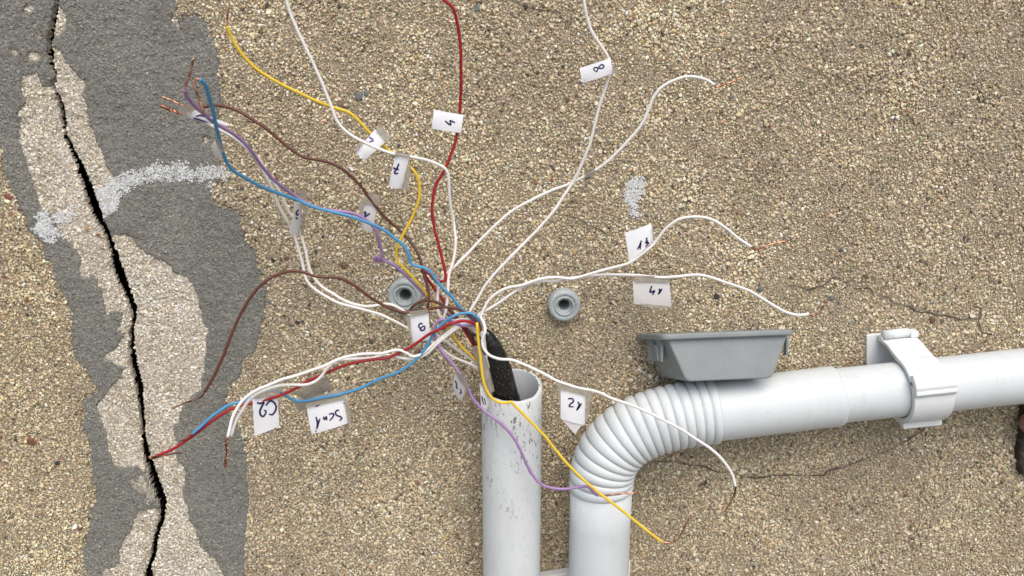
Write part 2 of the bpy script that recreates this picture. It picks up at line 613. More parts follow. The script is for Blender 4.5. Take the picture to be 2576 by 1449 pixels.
SMEARS = [
    ("thick white paint smear beside the crack fading along the grey mortar",
     [(233, 490), (240, 475), (290, 460), (320, 443), (370, 425), (385, 413), (420, 415), (470, 413), (475, 428), (520, 420), (560, 416), (580, 430), (575, 447), (545, 455), (540, 472), (528, 470),
      (525, 452), (480, 457), (440, 447), (400, 455), (370, 458), (340, 472), (312, 480), (302, 500), (293, 520), (270, 541), (258, 535), (245, 505)], 1.0),
    ("bright white paint blot on the grey mortar beside the render",
     [(92, 575), (98, 555), (108, 545), (103, 535), (117, 529), (133, 545), (130, 560), (140, 570), (150, 580), (163, 595), (145, 600), (135, 608), (112, 611), (98, 590), (88, 580)], 1.0),
    ("faint white paint smudge on the pale plaster by the crack",
     [(135, 545), (150, 530), (175, 525), (183, 535), (183, 555), (165, 562), (150, 568), (140, 560)], 0.7),
    ("chalky white mark on the sand render above the figure 13 tag",
     [(1578, 465), (1590, 448), (1612, 445), (1618, 470), (1610, 490), (1600, 510), (1608, 548), (1592, 548), (1580, 520), (1573, 490)], 0.75),
]
SPECK = [(1578, 465), (1590, 448), (1612, 445), (1618, 470), (1610, 490), (1600, 510), (1608, 548), (1592, 548), (1580, 520), (1573, 490)]
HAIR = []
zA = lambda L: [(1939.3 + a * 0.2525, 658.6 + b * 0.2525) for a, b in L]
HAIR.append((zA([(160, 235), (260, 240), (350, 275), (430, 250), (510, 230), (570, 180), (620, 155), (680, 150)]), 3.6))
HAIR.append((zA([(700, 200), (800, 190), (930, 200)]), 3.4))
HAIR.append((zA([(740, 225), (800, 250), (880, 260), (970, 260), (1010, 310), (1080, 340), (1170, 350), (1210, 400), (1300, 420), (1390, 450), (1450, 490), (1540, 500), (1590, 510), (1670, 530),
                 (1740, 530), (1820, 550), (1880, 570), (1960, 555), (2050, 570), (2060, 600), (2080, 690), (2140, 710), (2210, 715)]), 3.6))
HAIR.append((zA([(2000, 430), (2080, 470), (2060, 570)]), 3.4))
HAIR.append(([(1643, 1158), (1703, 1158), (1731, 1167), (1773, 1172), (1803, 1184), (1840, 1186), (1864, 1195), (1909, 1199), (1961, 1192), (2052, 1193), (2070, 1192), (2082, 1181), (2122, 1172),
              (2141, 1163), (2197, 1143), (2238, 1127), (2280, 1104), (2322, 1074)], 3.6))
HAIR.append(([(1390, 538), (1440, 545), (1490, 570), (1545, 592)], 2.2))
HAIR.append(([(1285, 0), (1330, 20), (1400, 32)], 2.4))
PEBBLES = [(903, 241, 11, 'slate'), (921, 234, 8, 'slate'), (1803, 745, 9, 'dark'), (1912, 727, 9, 'slate'), (80, 1110, 13, 'rust'), (145, 1164, 8, 'dark'), (78, 1233, 7, 'brown'),
           (200, 1328, 9, 'rust'), (21, 496, 10, 'red'), (91, 642, 5, 'dark'), (70, 759, 6, 'red'), (69, 790, 6, 'dark'), (247, 591, 5, 'rust'), (217, 576, 6, 'ochre'), (8, 800, 6, 'ochre'),
           (12, 697, 6, 'red'), (688, 655, 7, 'dark'), (720, 650, 8, 'brown'), (865, 670, 9, 'brown'), (779, 766, 6, 'dark'), (748, 811, 7, 'dark'), (716, 795, 5, 'dark'), (679, 761, 6, 'slate'),
           (685, 637, 6, 'ochre'), (2093, 750, 7, 'slate'), (1321, 16, 7, 'dark'), (1200, 22, 8, 'slate'), (1427, 252, 6, 'brown'), (1838, 244, 6, 'slate'), (2345, 805, 10, 'brown'),
           (31, 603, 5, 'dark'), (1064, 1392, 6, 'dark'), (2178, 695, 7, 'brown'), (2260, 670, 6, 'brown'), (940, 925, 6, 'slate'), (1052, 1215, 5, 'red')]
PLUGS = [((1017, 746), 43), ((1420, 771), 41)]
STONE = {'slate': (0.16, 0.18, 0.18), 'dark': (0.045, 0.045, 0.042), 'rust': (0.22, 0.10, 0.055), 'brown': (0.16, 0.095, 0.055), 'red': (0.26, 0.085, 0.05), 'ochre': (0.55, 0.36, 0.14)}

outer_w, pale_w = W(OUTER), [W(p) for p in PALE]
speck_w = W(SPECK)
crack_w = W([(a, b) for a, b, c in CRACK])
crack_hw = np.array([c * (1.55 if b > 1150 else 1.15 if b > 800 or b < 400 else 0.95) for a, b, c in CRACK]) * MMPX * 0.56
plug_w = [W([c])[0] for c, r in PLUGS]


def warp(X, Z):
    return (X + 1.6 * fbm(X / 6, Z / 6, 3, 4) + 1.3 * fbm(X / 1.9, Z / 1.9, 4, 2), Z + 1.6 * fbm(X / 6, Z / 6, 31, 4) + 1.3 * fbm(X / 1.9, Z / 1.9, 32, 2))


def fields(X, Z):
    """Heights in mm above the wall face, and region masks."""
    Xw, Zw = warp(X, Z)
    so = sdf(outer_w, Xw, Zw)
    sps = [sdf(p, Xw, Zw) for p in pale_w]
    sp = np.full(X.shape, -1e9)
    for a, b, r in PALE_SPOTS:
        c = W([(a, b)])[0]
        sp = np.maximum(sp, r * MMPX - np.hypot(Xw - c[0], Zw - c[1]))
    # crack
    best = np.full(X.shape, 1e9)
    gap = np.full(X.shape, 1e9)
    side = np.zeros(X.shape)
    jx = X + 0.9 * fbm(X / 3.0, Z / 3.0, 77, 3)
    for i in range(len(crack_w) - 1):
        (x0, z0), (x1, z1) = crack_w[i], crack_w[i + 1]
        dx, dz = x1 - x0, z1 - z0
        t = np.clip(((jx - x0) * dx + (Z - z0) * dz) / (dx * dx + dz * dz), 0, 1)
        d = np.hypot(jx - x0 - t * dx, Z - z0 - t * dz)
        hw = crack_hw[i] * (1 - t) + crack_hw[i + 1] * t
        g = d - hw
        m = g < gap
        gap = np.where(m, g, gap)
        side = np.where(m, np.sign((jx - x0) * dz - (Z - z0) * dx), side)   # -1: left of crack
    left = side > 0
    for k, q in enumerate(sps):
        sp = np.maximum(sp, np.where(left == (k < 2), q, -1e9))
    base = 0.5 * fbm(X / 14, Z / 9, 5, 4) + 0.55 * fbm((X * 0.8 + Z * 0.6) / 4.2, (Z * 0.8 - X * 0.6) / 4.2, 9, 2)
    edge = np.clip(1 - gap / 7.0, 0, 1)
    base = base - 2.2 * edge ** 2
    # the lower left lip of the crack has been pushed forward
    zc, zs = W([(0, 1235)])[0][1], 24.0
    base = base + np.where(left, 1.0, -0.35) * 5.5 * np.exp(-((Z - zc) / zs) ** 2) * np.clip(1 - np.maximum(gap, 0) / 22.0, 0, 1)
    zc2 = W([(0, 320)])[0][1]
    base = base - np.where(left, 1.8, 0.0) * np.exp(-((Z - zc2) / 22.0) ** 2) * np.clip(1 - np.maximum(gap, 0) / 9.0, 0, 1)
    deep = np.clip((-gap - 0.25) / 0.5, 0, 1)
    base = base - 4.5 * deep
    grey = np.minimum(so, -sp)
    return base, so, sp, grey, gap, left


def grid(x0, x1, z0, z1, step):
    nx, nz = int((x1 - x0) / step) + 1, int((z1 - z0) / step) + 1
    xs, zs = np.linspace(x0, x1, nx), np.linspace(z0, z1, nz)
    return np.meshgrid(xs, zs), nx, nz


def grid_faces(nx, nz, keep=None):
    a = (np.arange(nz - 1)[:, None] * nx + np.arange(nx - 1)[None]).ravel()
    q = np.stack([a, a + 1, a + 1 + nx, a + nx], 1)
    if keep is not None:
        q = q[keep.ravel()[q].all(1)]
    return q


def sheet(name, X, Z, H, nx, nz, keep, mat, parent):
    q = grid_faces(nx, nz, keep)
    used = np.unique(q)
    remap = np.full(X.size, -1)
    remap[used] = np.arange(len(used))
    V = np.stack([X.ravel() / 1000, -H.ravel() / 1000, Z.ravel() / 1000], 1)[used]
    return build_big(name, V, remap[q], mat, parent)


PHI = (1 + 5 ** 0.5) / 2
ICO = np.array([(-1, PHI, 0), (1, PHI, 0), (-1, -PHI, 0), (1, -PHI, 0), (0, -1, PHI), (0, 1, PHI), (0, -1, -PHI), (0, 1, -PHI), (PHI, 0, -1), (PHI, 0, 1), (-PHI, 0, -1), (-PHI, 0, 1)], float)
ICO /= np.linalg.norm(ICO[0])
ICF = np.array([(0, 11, 5), (0, 5, 1), (0, 1, 7), (0, 7, 10), (0, 10, 11), (1, 5, 9), (5, 11, 4), (11, 10, 2), (10, 7, 6), (7, 1, 8), (3, 9, 4), (3, 4, 2), (3, 2, 6), (3, 6, 8), (3, 8, 9),
                (4, 9, 5), (2, 4, 11), (6, 2, 10), (8, 6, 7), (9, 8, 1)])


def scatter(name, gx, gz, h, rad, colr, parent, flat, jitter, cut):
    """Angular grains (jittered icosahedra without their buried faces) joined into one mesh."""
    n = len(gx)
    V_all, F_all, C_all, off = [], [], [], 0
    K = 10
    which = rng.integers(0, K, n)
    for k in range(K):
        idx = np.where(which == k)[0]
        m = len(idx)
        if m == 0:
            continue
        shape = ICO * (1 + rng.uniform(-0.42, 0.38, (12, 1)))
        shape = shape * np.array([1.0, rng.uniform(0.6, 0.95), rng.uniform(0.75, 1.1)])
        ang = rng.uniform(0, 2 * math.pi, m)
        ca, sa = np.cos(ang)[:, None], np.sin(ang)[:, None]
        tl_ = rng.normal(0, 0.38, (m, 1))
        x = shape[None, :, 0] * ca - shape[None, :, 2] * sa
        z = shape[None, :, 0] * sa + shape[None, :, 2] * ca
        y = shape[None, :, 1] + tl_ * x
        r = rad[idx][:, None]
        yy = h[idx][:, None] + rng.uniform(jitter[0], jitter[1], (m, 1)) + y * r * flat
        V = np.stack([gx[idx][:, None] + x * r, -yy, gz[idx][:, None] + z * r], 2).reshape(-1, 3) / 1000
        fk = ICF[shape[ICF].mean(1)[:, 1] > cut]
        F_all.append((fk[None] + (np.arange(m) * 12)[:, None, None]).reshape(-1, 3) + off)
        V_all.append(V)
        C_all.append(np.repeat(colr[idx], 12, axis=0))
        off += m * 12
    V, Fc, Cc = np.vstack(V_all), np.vstack(F_all), np.vstack(C_all)
    g = build_big(name, V, Fc, "grain", parent, smooth=False)
    at = g.data.color_attributes.new("grain_colour", 'FLOAT_COLOR', 'POINT')
    at.data.foreach_set("color", np.hstack([Cc, np.ones((len(Cc), 1))]).astype(np.float32).ravel())
    g["kind"] = "stuff"
    return g


def jgrid(x0, x1, z0, z1, s):
    gx, gz = np.meshgrid(np.arange(x0, x1, s), np.arange(z0, z1, s * 0.87))
    gx[1::2] += s / 2
    gx = (gx + rng.uniform(-0.5, 0.5, gx.shape) * s).ravel()
    gz = (gz + rng.uniform(-0.5, 0.5, gz.shape) * s).ravel()
    return gx, gz


def make_wall():
    tl, br = W([(-190, -170)])[0], W([(2766, 1620)])[0]
    tr, bl = W([(2766, -170)])[0], W([(-190, 1620)])[0]
    x0, x1 = min(tl[0], bl[0]), max(tr[0], br[0])
    z0, z1 = br[1], tl[1]
    wall = empty("rendered_wall", (0, 0, 0), "sand rendered house wall with a deep crack patched in grey mortar", "wall")
    # --- patched area (fine grid)
    xp = W([(730, 300)])[0][0]
    (X, Z), nx, nz = grid(x0, xp, z0, z1, 0.88)
    base, so, sp, grey, gap, left = fields(X, Z)
    # pull the torn edge onto the crack line
    pull = np.clip(-gap, 0, 1.3)
    XS = X + np.where(left, -1, 1) * pull
    sheet("plaster", XS, Z, base, nx, nz, (so > -3.0) & (gap > -1.3), "plaster", wall)["label"] = "pale plaster laid bare along both sides of the crack"
    # grey mortar skins, one each side of the crack
    def mortar_h(X, Z, base, grey):
        th = 1.25 + 0.5 * fbm(X / 16, Z / 16, 41, 4) + 0.35 * fbm((X * 0.8 + Z * 0.6) / 4.0, (Z * 0.8 - X * 0.6) / 4.0, 47, 2)
        return np.maximum(base, -3.0) * 0.75 + th * np.clip((grey + 0.4) / 1.5, -0.6, 1) - 0.35
    hg = mortar_h(X, Z, base, grey)
    hg = hg - 5.0 * np.clip((-gap - 0.1) / 0.5, 0, 1)
    leftside = np.zeros(X.shape, bool)
    cx = np.interp(-Z, -crack_w[:, 1], crack_w[:, 0])
    leftside = left
    for nm, msk, lab in (("mortar_patch", leftside, "grey mortar strip between the crack and the sand render edge"),
                         ("mortar_patch", ~leftside, "broad smooth grey mortar patch below the purple and blue wires")):
        sheet(nm, XS, Z, hg, nx, nz, (grey > -1.2) & msk & (gap > -1.0), "mortar", wall)["label"] = lab
    # white paint
    top = np.maximum(base, np.where(grey > -0.5, hg, -50))
    # grit of the plaster and of the mortar, and the chalky paint lying on both
    px_, pz_ = jgrid(x0, xp, z0, z1, 1.45)
    pb, pso, psp, pgrey, pgap, pleft = fields(px_, pz_)
    k = (psp > 0.1) & (pso > 0) & (pgap > -0.1) & (rng.random(px_.size) < 0.86)
    n = int(k.sum())
    cpal = np.array([(0.77, 0.69, 0.545), (0.89, 0.83, 0.70), (0.58, 0.50, 0.365), (0.34, 0.275, 0.19), (0.62, 0.58, 0.48)])
    cc = cpal[rng.choice(5, n, p=[0.38, 0.30, 0.16, 0.06, 0.10])] * np.exp(rng.normal(0, 0.10, (n, 1)))
    cc *= 1.10 + 0.24 * fbm(px_[k] / 30, pz_[k] / 30, 131, 3)[:, None]
    scatter("plaster_grit", px_[k], pz_[k], pb[k], np.clip(np.exp(rng.normal(-0.38, 0.32, n)), 0.35, 1.4), np.clip(cc, 0.02, 0.9), wall, 0.7, (-0.40, 0.2), -0.1)["label"] = "pale grit in the bare plaster along the crack"
    mx_, mz_ = jgrid(x0, xp, z0, z1, 1.25)
    mb, mso, msp, mgrey, mgap, mleft = fields(mx_, mz_)
    k = (mgrey > 0.5) & (mgap > 0.3) & (rng.random(mx_.size) < 0.80)
    mh = mortar_h(mx_, mz_, mb, mgrey)
    n = int(k.sum())
    cc = np.array([[0.275, 0.270, 0.235]]) * np.exp(rng.normal(0, 0.18, (n, 1))) * (1 + 0.30 * fbm(mx_[k] / 40, mz_[k] / 40, 133, 3)[:, None])
    cc = np.where(rng.random((n, 1)) < 0.007, 0.5, cc)
    scatter("mortar_grit", mx_[k], mz_[k], mh[k], np.clip(np.exp(rng.normal(-0.50, 0.28, n)), 0.3, 1.1), np.clip(cc, 0.02, 0.8), wall, 0.75, (-0.36, 0.14), 0.2)["label"] = "fine grey grit of the mortar patches"
    for lab, poly, dens in SMEARS:
        pw = W(poly)
        sx, sz = jgrid(pw[:, 0].min() - 3, pw[:, 0].max() + 3, pw[:, 1].min() - 3, pw[:, 1].max() + 3, 0.62)
        sd = sdf(pw, *warp(sx, sz))
        thin = np.clip((sx - W([(290, 470)])[0][0]) / 20.0, 0, 1) * (sx < xp)
        fb, fso, fsp, fgrey, fgap, fleft = fields(sx, sz)
        prob = np.clip(0.62 + sd * 0.40 + 1.9 * fbm(sx / 5.0, sz / 2.2, 61, 3), 0, 1) * dens * (1 - 0.30 * thin) + 0.015 * (sd > -2.5)
        k = (rng.random(sx.size) < prob) & (sd > -3) & (fgap > 0.5)
        hh = np.maximum(fb, np.where(fgrey > 0, mortar_h(sx, sz, fb, fgrey), -50))
        hh = np.where(fso < 0, 1.75 + 0.9 * fbm(sx / 60, sz / 60, 71, 3) + 0.3 * fbm(sx / 9, sz / 9, 73, 2), hh)
        n = int(k.sum())
        cc = np.array([[0.78, 0.80, 0.795]]) * np.exp(rng.normal(-0.04, 0.09, (n, 1)))
        scatter("paint_smear", sx[k], sz[k], hh[k] + 0.30, np.clip(np.exp(rng.normal(-0.75, 0.28, n)), 0.25, 0.8), np.clip(cc, 0.1, 0.88), wall, 0.5, (-0.2, 0.25), -0.1)["label"] = lab
    # --- sand bed over the rest
    (X, Z), nx, nz = grid(x0, x1, z0, z1, 2.2)
    Xw, Zw = warp(X, Z)
    so = sdf(outer_w, Xw, Zw)
    hb = 1.16 + 0.9 * fbm(X / 60, Z / 60, 71, 3) + 0.3 * fbm(X / 9, Z / 9, 73, 2)
    hb = hb + 0.45 * fbm(X / 17, Z / 17, 79, 3)
    hb = hb - np.clip((so + 1.0) / 2.0, 0, 1) * 2.6
    hole = np.ones(X.shape, bool)
    for c in plug_w:
        hole &= np.hypot(X - c[0], Z - c[1]) > 5.5
    sheet("sand_bed", X, Z, hb, nx, nz, (so < 3.5) & hole, "bed", wall)["label"] = "sandy bed the grains of the render sit in"
    # --- grains
    s = 1.80
    gx, gz = np.meshgrid(np.arange(x0, x1, s), np.arange(z0, z1, s * 0.87))
    gx[1::2] += s / 2
    gx = (gx + rng.uniform(-0.45, 0.45, gx.shape) * s).ravel()
    gz = (gz + rng.uniform(-0.45, 0.45, gz.shape) * s).ravel()
    so_g = sdf(outer_w, *warp(gx, gz))
    keep = so_g < rng.uniform(-0.6, 1.4, gx.shape)
    # feather: thin the grains on the margin that the picture does not reach
    for pl, w in HAIR:
        pw = W(pl)
        wv = np.full(gx.shape, 1e9)
        jx, jz = gx + 1.5 * fbm(gx / 5, gz / 5, 88, 3), gz + 1.5 * fbm(gx / 5, gz / 5, 89, 3)
        for i in range(len(pw) - 1):
            (a0, b0), (a1, b1) = pw[i], pw[i + 1]
            dx, dz = a1 - a0, b1 - b0
            t = np.clip(((jx - a0) * dx + (jz - b0) * dz) / (dx * dx + dz * dz), 0, 1)
            wv = np.minimum(wv, np.hypot(jx - a0 - t * dx, jz - b0 - t * dz))
        keep &= wv > w * 0.12 + 0.45
    for (a, b, r, k) in PEBBLES:
        c = W([(a, b)])[0]
        keep &= np.hypot(gx - c[0], gz - c[1]) > r * MMPX * 0.8
    for c in plug_w:
        keep &= np.hypot(gx - c[0], gz - c[1]) > 7.0
    gx, gz = gx[keep], gz[keep]
    n = len(gx)
    bh = 1.1 + 0.9 * fbm(gx / 60, gz / 60, 71, 3) + 0.3 * fbm(gx / 9, gz / 9, 73, 2)
    so_g = sdf(outer_w, *warp(gx, gz))
    bh -= np.clip((so_g + 1.0) / 2.0, 0, 1) * 1.0
    rad = np.exp(rng.normal(-0.05, 0.27, n)) * (0.90 + 0.30 * fbm(gx / 25, gz / 25, 90, 3))
    rad = np.clip(rad, 0.5, 2.1)
    # loose hard-to-reach scatter of colour
    pal = np.array([[1.10, 1.075, 0.985]]) * np.array([(0.53, 0.455, 0.325), (0.67, 0.605, 0.48), (0.45, 0.36, 0.215), (0.27, 0.205, 0.135), (0.38, 0.345, 0.285), (0.10, 0.085, 0.068), (0.32, 0.17, 0.11), (0.78, 0.75, 0.68)])
    prob = np.array([0.44, 0.26, 0.11, 0.065, 0.06, 0.042, 0.005, 0.018])
    ci = rng.choice(len(pal), n, p=prob / prob.sum())
    pal = (pal * 0.94 + 0.06 * pal.mean(1, keepdims=True)) * np.array([[1.12, 1.095, 1.06]])
    colr = pal[ci] * np.exp(rng.normal(0, 0.14, (n, 1))) * (1 + rng.normal(0, 0.04, (n, 3)))
    big = fbm(gx / 90, gz / 90, 95, 3)[:, None]
    colr = colr * (1 + 0.30 * big * np.array([[1, 1.0, 0.92]])) * (1 + 0.16 * fbm(gx / 22, gz / 30, 96, 3)[:, None])
    # yellower render left of the patch
    yl = np.clip((outer_w[:, 0].min() * 0 + W([(180, 700)])[0][0] - gx) / 20, 0, 1)[:, None]
    colr = colr * (1 + yl * np.array([[0.10, 0.09, 0.02]]))
    sk = sdf(speck_w, gx, gz)
    pm = (sk + 2.2 * fbm(gx / 4, gz / 4, 97, 2) > -0.4) & (rng.random(n) < 0.9)
    colr[pm] = (0.80, 0.82, 0.815)
    colr = np.clip(colr, 0.02, 0.9)
    g = scatter("render_grains", gx, gz, bh, rad, colr, wall, 0.9, (-0.35, 0.50), 0.08)
    g["kind"] = "stuff"
    g["label"] = "coarse tan sand grains covering the rendered wall"
    for pl, w in HAIR:  # flat dark ribbon along each hairline crack, its shade put into the colour
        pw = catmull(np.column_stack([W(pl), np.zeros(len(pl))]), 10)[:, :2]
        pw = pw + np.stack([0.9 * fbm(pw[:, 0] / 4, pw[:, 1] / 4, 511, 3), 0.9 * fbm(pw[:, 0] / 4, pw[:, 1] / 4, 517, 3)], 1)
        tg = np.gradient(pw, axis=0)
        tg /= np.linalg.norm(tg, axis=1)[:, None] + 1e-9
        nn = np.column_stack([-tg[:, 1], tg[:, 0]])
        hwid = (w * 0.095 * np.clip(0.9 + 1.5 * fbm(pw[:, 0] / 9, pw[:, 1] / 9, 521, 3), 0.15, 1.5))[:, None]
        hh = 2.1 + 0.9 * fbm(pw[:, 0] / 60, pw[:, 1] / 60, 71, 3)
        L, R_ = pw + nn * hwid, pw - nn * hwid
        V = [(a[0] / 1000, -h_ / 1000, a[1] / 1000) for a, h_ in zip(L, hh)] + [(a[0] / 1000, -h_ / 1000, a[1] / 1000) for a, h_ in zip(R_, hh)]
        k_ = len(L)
        build("hairline_crack_shade", V, [(i, i + 1, k_ + i + 1, k_ + i) for i in range(k_ - 1)], "crack_shade", wall, False)
    # --- larger stones that stand out one by one
    proto = []
    for k in range(4):
        r0 = np.random.default_rng(100 + k)
        bm = __import__("bmesh").new()
        __import__("bmesh").ops.create_icosphere(bm, subdivisions=2, radius=1)
        vs = np.array([v.co[:] for v in bm.verts])
        fs = [[v.index for v in f.verts] for f in bm.faces]
        bm.free()
        vs = vs * (1 + 0.45 * fbm(vs[:, 0] * 1.3 + k * 7, vs[:, 2] * 1.3 + vs[:, 1], 200 + k, 3))[:, None]
        vs *= np.array([1.0, 0.34, 0.8])
        me = bpy.data.meshes.new("pebble")
        me.from_pydata(vs.tolist(), [], fs)
        me.materials.append(MAT["pebble"])
        proto.append(me)
    for i, (a, b, r, k) in enumerate(PEBBLES):
        o = bpy.data.objects.new("pebble", proto[i % 4])
        c = P(a, b, 0.0014)
        o.location = c.tolist()
        o.scale = (r * MMPX / 1000,) * 3
        o.rotation_euler = (0, random.uniform(0, 6.28), 0)
        o.color = (*STONE[k], 1)
        o.parent = wall
        COL.objects.link(o)
    # --- the rest of the wall around the close-up
    X0, X1, Z0, Z1 = -3.0, 3.0, -0.95, 2.1
    a0, a1, b0, b1 = x0 / 1000, x1 / 1000, z0 / 1000, z1 / 1000
    y = -0.0016
    V = [(X0, y, Z0), (X1, y, Z0), (X1, y, Z1), (X0, y, Z1), (a0, y, b0), (a1, y, b0), (a1, y, b1), (a0, y, b1),
         (X0, 0.25, Z0), (X1, 0.25, Z0), (X1, 0.25, Z1), (X0, 0.25, Z1)]
    Fc = [(0, 1, 5, 4), (1, 2, 6, 5), (2, 3, 7, 6), (3, 0, 4, 7), (0, 8, 9, 1), (1, 9, 10, 2), (2, 10, 11, 3), (3, 11, 8, 0), (11, 10, 9, 8)]
    build("wall_body", V, Fc, "far", wall, smooth=False)
    gr = build("ground", [(-60, 0.02, -0.951), (-60, -60, -0.951), (60, -60, -0.951), (60, 0.02, -0.951)], [(0, 1, 2, 3)], "ground", None, False)
    gr["kind"] = "structure"
    return wall


make_wall()

# ------------------------------------------------------------------ wall plugs
for (c, rpx), lab in zip(PLUGS, ("grey plastic wall plug half hidden behind the brown wire loop", "grey plastic wall plug standing clear below the white wires")):
    o0 = 0.0105
    p = P(c[0], c[1], o0)
    R = rpx * depth(p) / F_PX
    k = R / 0.0123
    base_c = np.array([p[0], 0, p[2]])
    ax = np.array([random.uniform(-0.06, 0.02), -1, random.uniform(-0.04, 0.08)])
    e = empty("wall_plug", base_c, lab, "wall plug", "grey wall plugs")
    prof = [(12.2, -0.5), (12.4, 4), (12.3, 8.2), (11.6, 9.8), (10.4, 10.5), (8.9, 10.4), (8.3, 9.5), (7.9, 9.4), (7.4, 10.3), (6.9, 10.6), (6.3, 10.1), (5.6, 7.0)]
    V, Fc = lathe([(r * k / 1000, h / 1000) for r, h in prof], base_c, ax, 56)
    V = V + 0.00018 * np.array([random.uniform(-1, 1) for _ in range(len(V))])[:, None] * np.array([1, 1, 1])
    build("flange", V, Fc, "plug_plastic", e)
    prof = [(5.7, 7.2), (5.0, 6.6), (4.5, 6.8), (4.2, 5.5), (3.9, -6), (3.4, -18), (0.01, -19)]
    build("sleeve", *lathe([(r * k / 1000, h / 1000) for r, h in prof], base_c, ax, 40), "plug_plastic", e)


# ------------------------------------------------------------------ pipes
def px_radius(px, py, o, half):
    return half * depth(P(px, py, o)) / F_PX


O_PIPE = 0.034
top = P(1287, 968, O_PIPE)
R_STUB = px_radius(1287, 968, O_PIPE, 76.5)
e = empty("conduit_pipe", (top[0], top[1], -0.95), "scuffed white plastic conduit pipe with an open cut top", "pipe")
seg = 72
ang = np.linspace(0, 2 * math.pi, seg, endpoint=False)


def stub_ring(r, z, cut):
    # slightly squashed cut end, the back of the rim stands higher
    sq = 1 + 0.02 * np.cos(4 * (ang + 0.5)) * cut
    x = top[0] + r * sq * np.cos(ang)
    y = top[1] + r * sq * np.sin(ang)
    zz = np.full(seg, z)
    if cut:
        zz = zz + (y - top[1]) * 0.24 + 0.0006 * np.sin(3 * ang + 1) + 0.00025 * np.sin(11 * ang)
    return np.stack([x, y, zz], 1)


zt = top[2]
rings = [stub_ring(R_STUB, -0.95, 0), stub_ring(R_STUB, zt - 0.06, 0), stub_ring(R_STUB, zt - 0.02, 0.4), stub_ring(R_STUB, zt - 0.0006, 1), stub_ring(R_STUB - 0.0005, zt, 1)]
inner = [stub_ring(R_STUB - 0.0022, zt, 1), stub_ring(R_STUB - 0.0027, zt - 0.0006, 1), stub_ring(R_STUB - 0.0027, zt - 0.02, 0.4), stub_ring(R_STUB - 0.0027, zt - 0.25, 0)]


def loft(rs):
    n = len(rs[0])
    return np.vstack(rs), [(i * n + j, i * n + (j + 1) % n, (i + 1) * n + (j + 1) % n, (i + 1) * n + j) for i in range(len(rs) - 1) for j in range(n)]


build("outer_wall", *loft(rings + inner[:1]), "pvc_scuffed", e)
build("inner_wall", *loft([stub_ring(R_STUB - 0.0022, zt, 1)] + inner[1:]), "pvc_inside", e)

# flexible connector: lower socket, corrugated elbow, upper socket
O_B = 0.033
R_SOCK = px_radius(1512, 1300, O_B, 76.5)
low = P(1512, 1225, O_B)
bez_px = [(1512, 1228), (1509, 1102), (1612, 1052), (1800, 1033)]
bz = [P(a, b, O_B) for a, b in bez_px]
t = np.linspace(0, 1, 17 * 12 + 1)
tt = t[:, None]
cl = (1 - tt) ** 3 * bz[0] + 3 * (1 - tt) ** 2 * tt * bz[1] + 3 * (1 - tt) * tt ** 2 * bz[2] + tt ** 3 * bz[3]
# even spacing
sl = np.concatenate([[0], np.cumsum(np.linalg.norm(np.diff(cl, axis=0), axis=1))])
u = np.linspace(0, sl[-1], 18 * 14 + 1)
cl = np.stack([np.interp(u, sl, cl[:, i]) for i in range(3)], 1)
ph = np.linspace(0, 18, len(u)) % 1.0
prof = np.abs(np.sin(math.pi * ph)) ** 0.36
rad = R_SOCK - 0.0014 + 0.0025 * prof
e = empty("flexible_pipe_connector", (low[0], low[1], -0.95), "white corrugated flexible pipe elbow bending from vertical to sideways", "pipe connector")
build("corrugated_elbow", *sweep(cl, rad, 64), "pvc_clean", e)
down = np.array([low[0], low[1], -0.95])
build("lower_socket", *sweep([down, [low[0], low[1], low[2] - 0.03], low + np.array([0, 0, 0.002])], [R_SOCK, R_SOCK, R_SOCK], 64), "pvc_clean", e)
dirE = cl[-1] - cl[-4]
dirE /= np.linalg.norm(dirE)
s0 = cl[-1] - dirE * 0.001
s1 = P(2103, 996, O_B - 0.001)
R_UP = px_radius(1950, 1012, O_B, 75.5)
build("upper_socket", *sweep([s0, s0 * 0.98 + s1 * 0.02, s0 * 0.05 + s1 * 0.95, s0 * 0.003 + s1 * 0.997, s1, s1 + (s1 - s0) * 0.0001], [R_UP, R_UP * 1.012, R_UP, R_UP, R_UP - 0.0006, R_UP - 0.003], 64), "pvc_clean", e)

# straight pipe going off sideways
R_PIPE = px_radius(2250, 980, O_B, 68.5)
pA = s0 * 0.6 + s1 * 0.4
pB = P(2640, 938, O_B)
pdir = (pB - s1) / np.linalg.norm(pB - s1)
e = empty("drain_pipe", s1, "smooth white drain pipe held by a clip, running out of the picture", "pipe")
build("pipe_tube", *sweep([s1 - pdir * 0.02, s1, pB, pB + pdir * 1.2], R_PIPE, 64), "pvc_clean", e)

# pipe clip
cpt = P(2304, 972, O_B)
lam = np.dot(cpt - s1, pdir)
cpt = s1 + pdir * lam
O_C = -cpt[1]
AX = np.array([0, -1.0, 0])                      # away from the wall
AY = np.cross(pdir, AX)
AY /= np.linalg.norm(AY)
if AY[2] < 0:
    AY = -AY
r0 = R_PIPE * 1000
oc = O_C * 1000
ORI = cpt - AX * O_C                              # on the wall behind the pipe
m = 0.001


def arc(r, a0, a1, n=20):
    return [(oc + r * math.cos(math.radians(a)), r * math.sin(math.radians(a))) for a in np.linspace(a0, a1, n)]


def strip(profile, length, shift=0.0):
    return extrude([(a * m, b * m) for a, b in profile], ORI + pdir * shift, AX, AY, pdir, length)


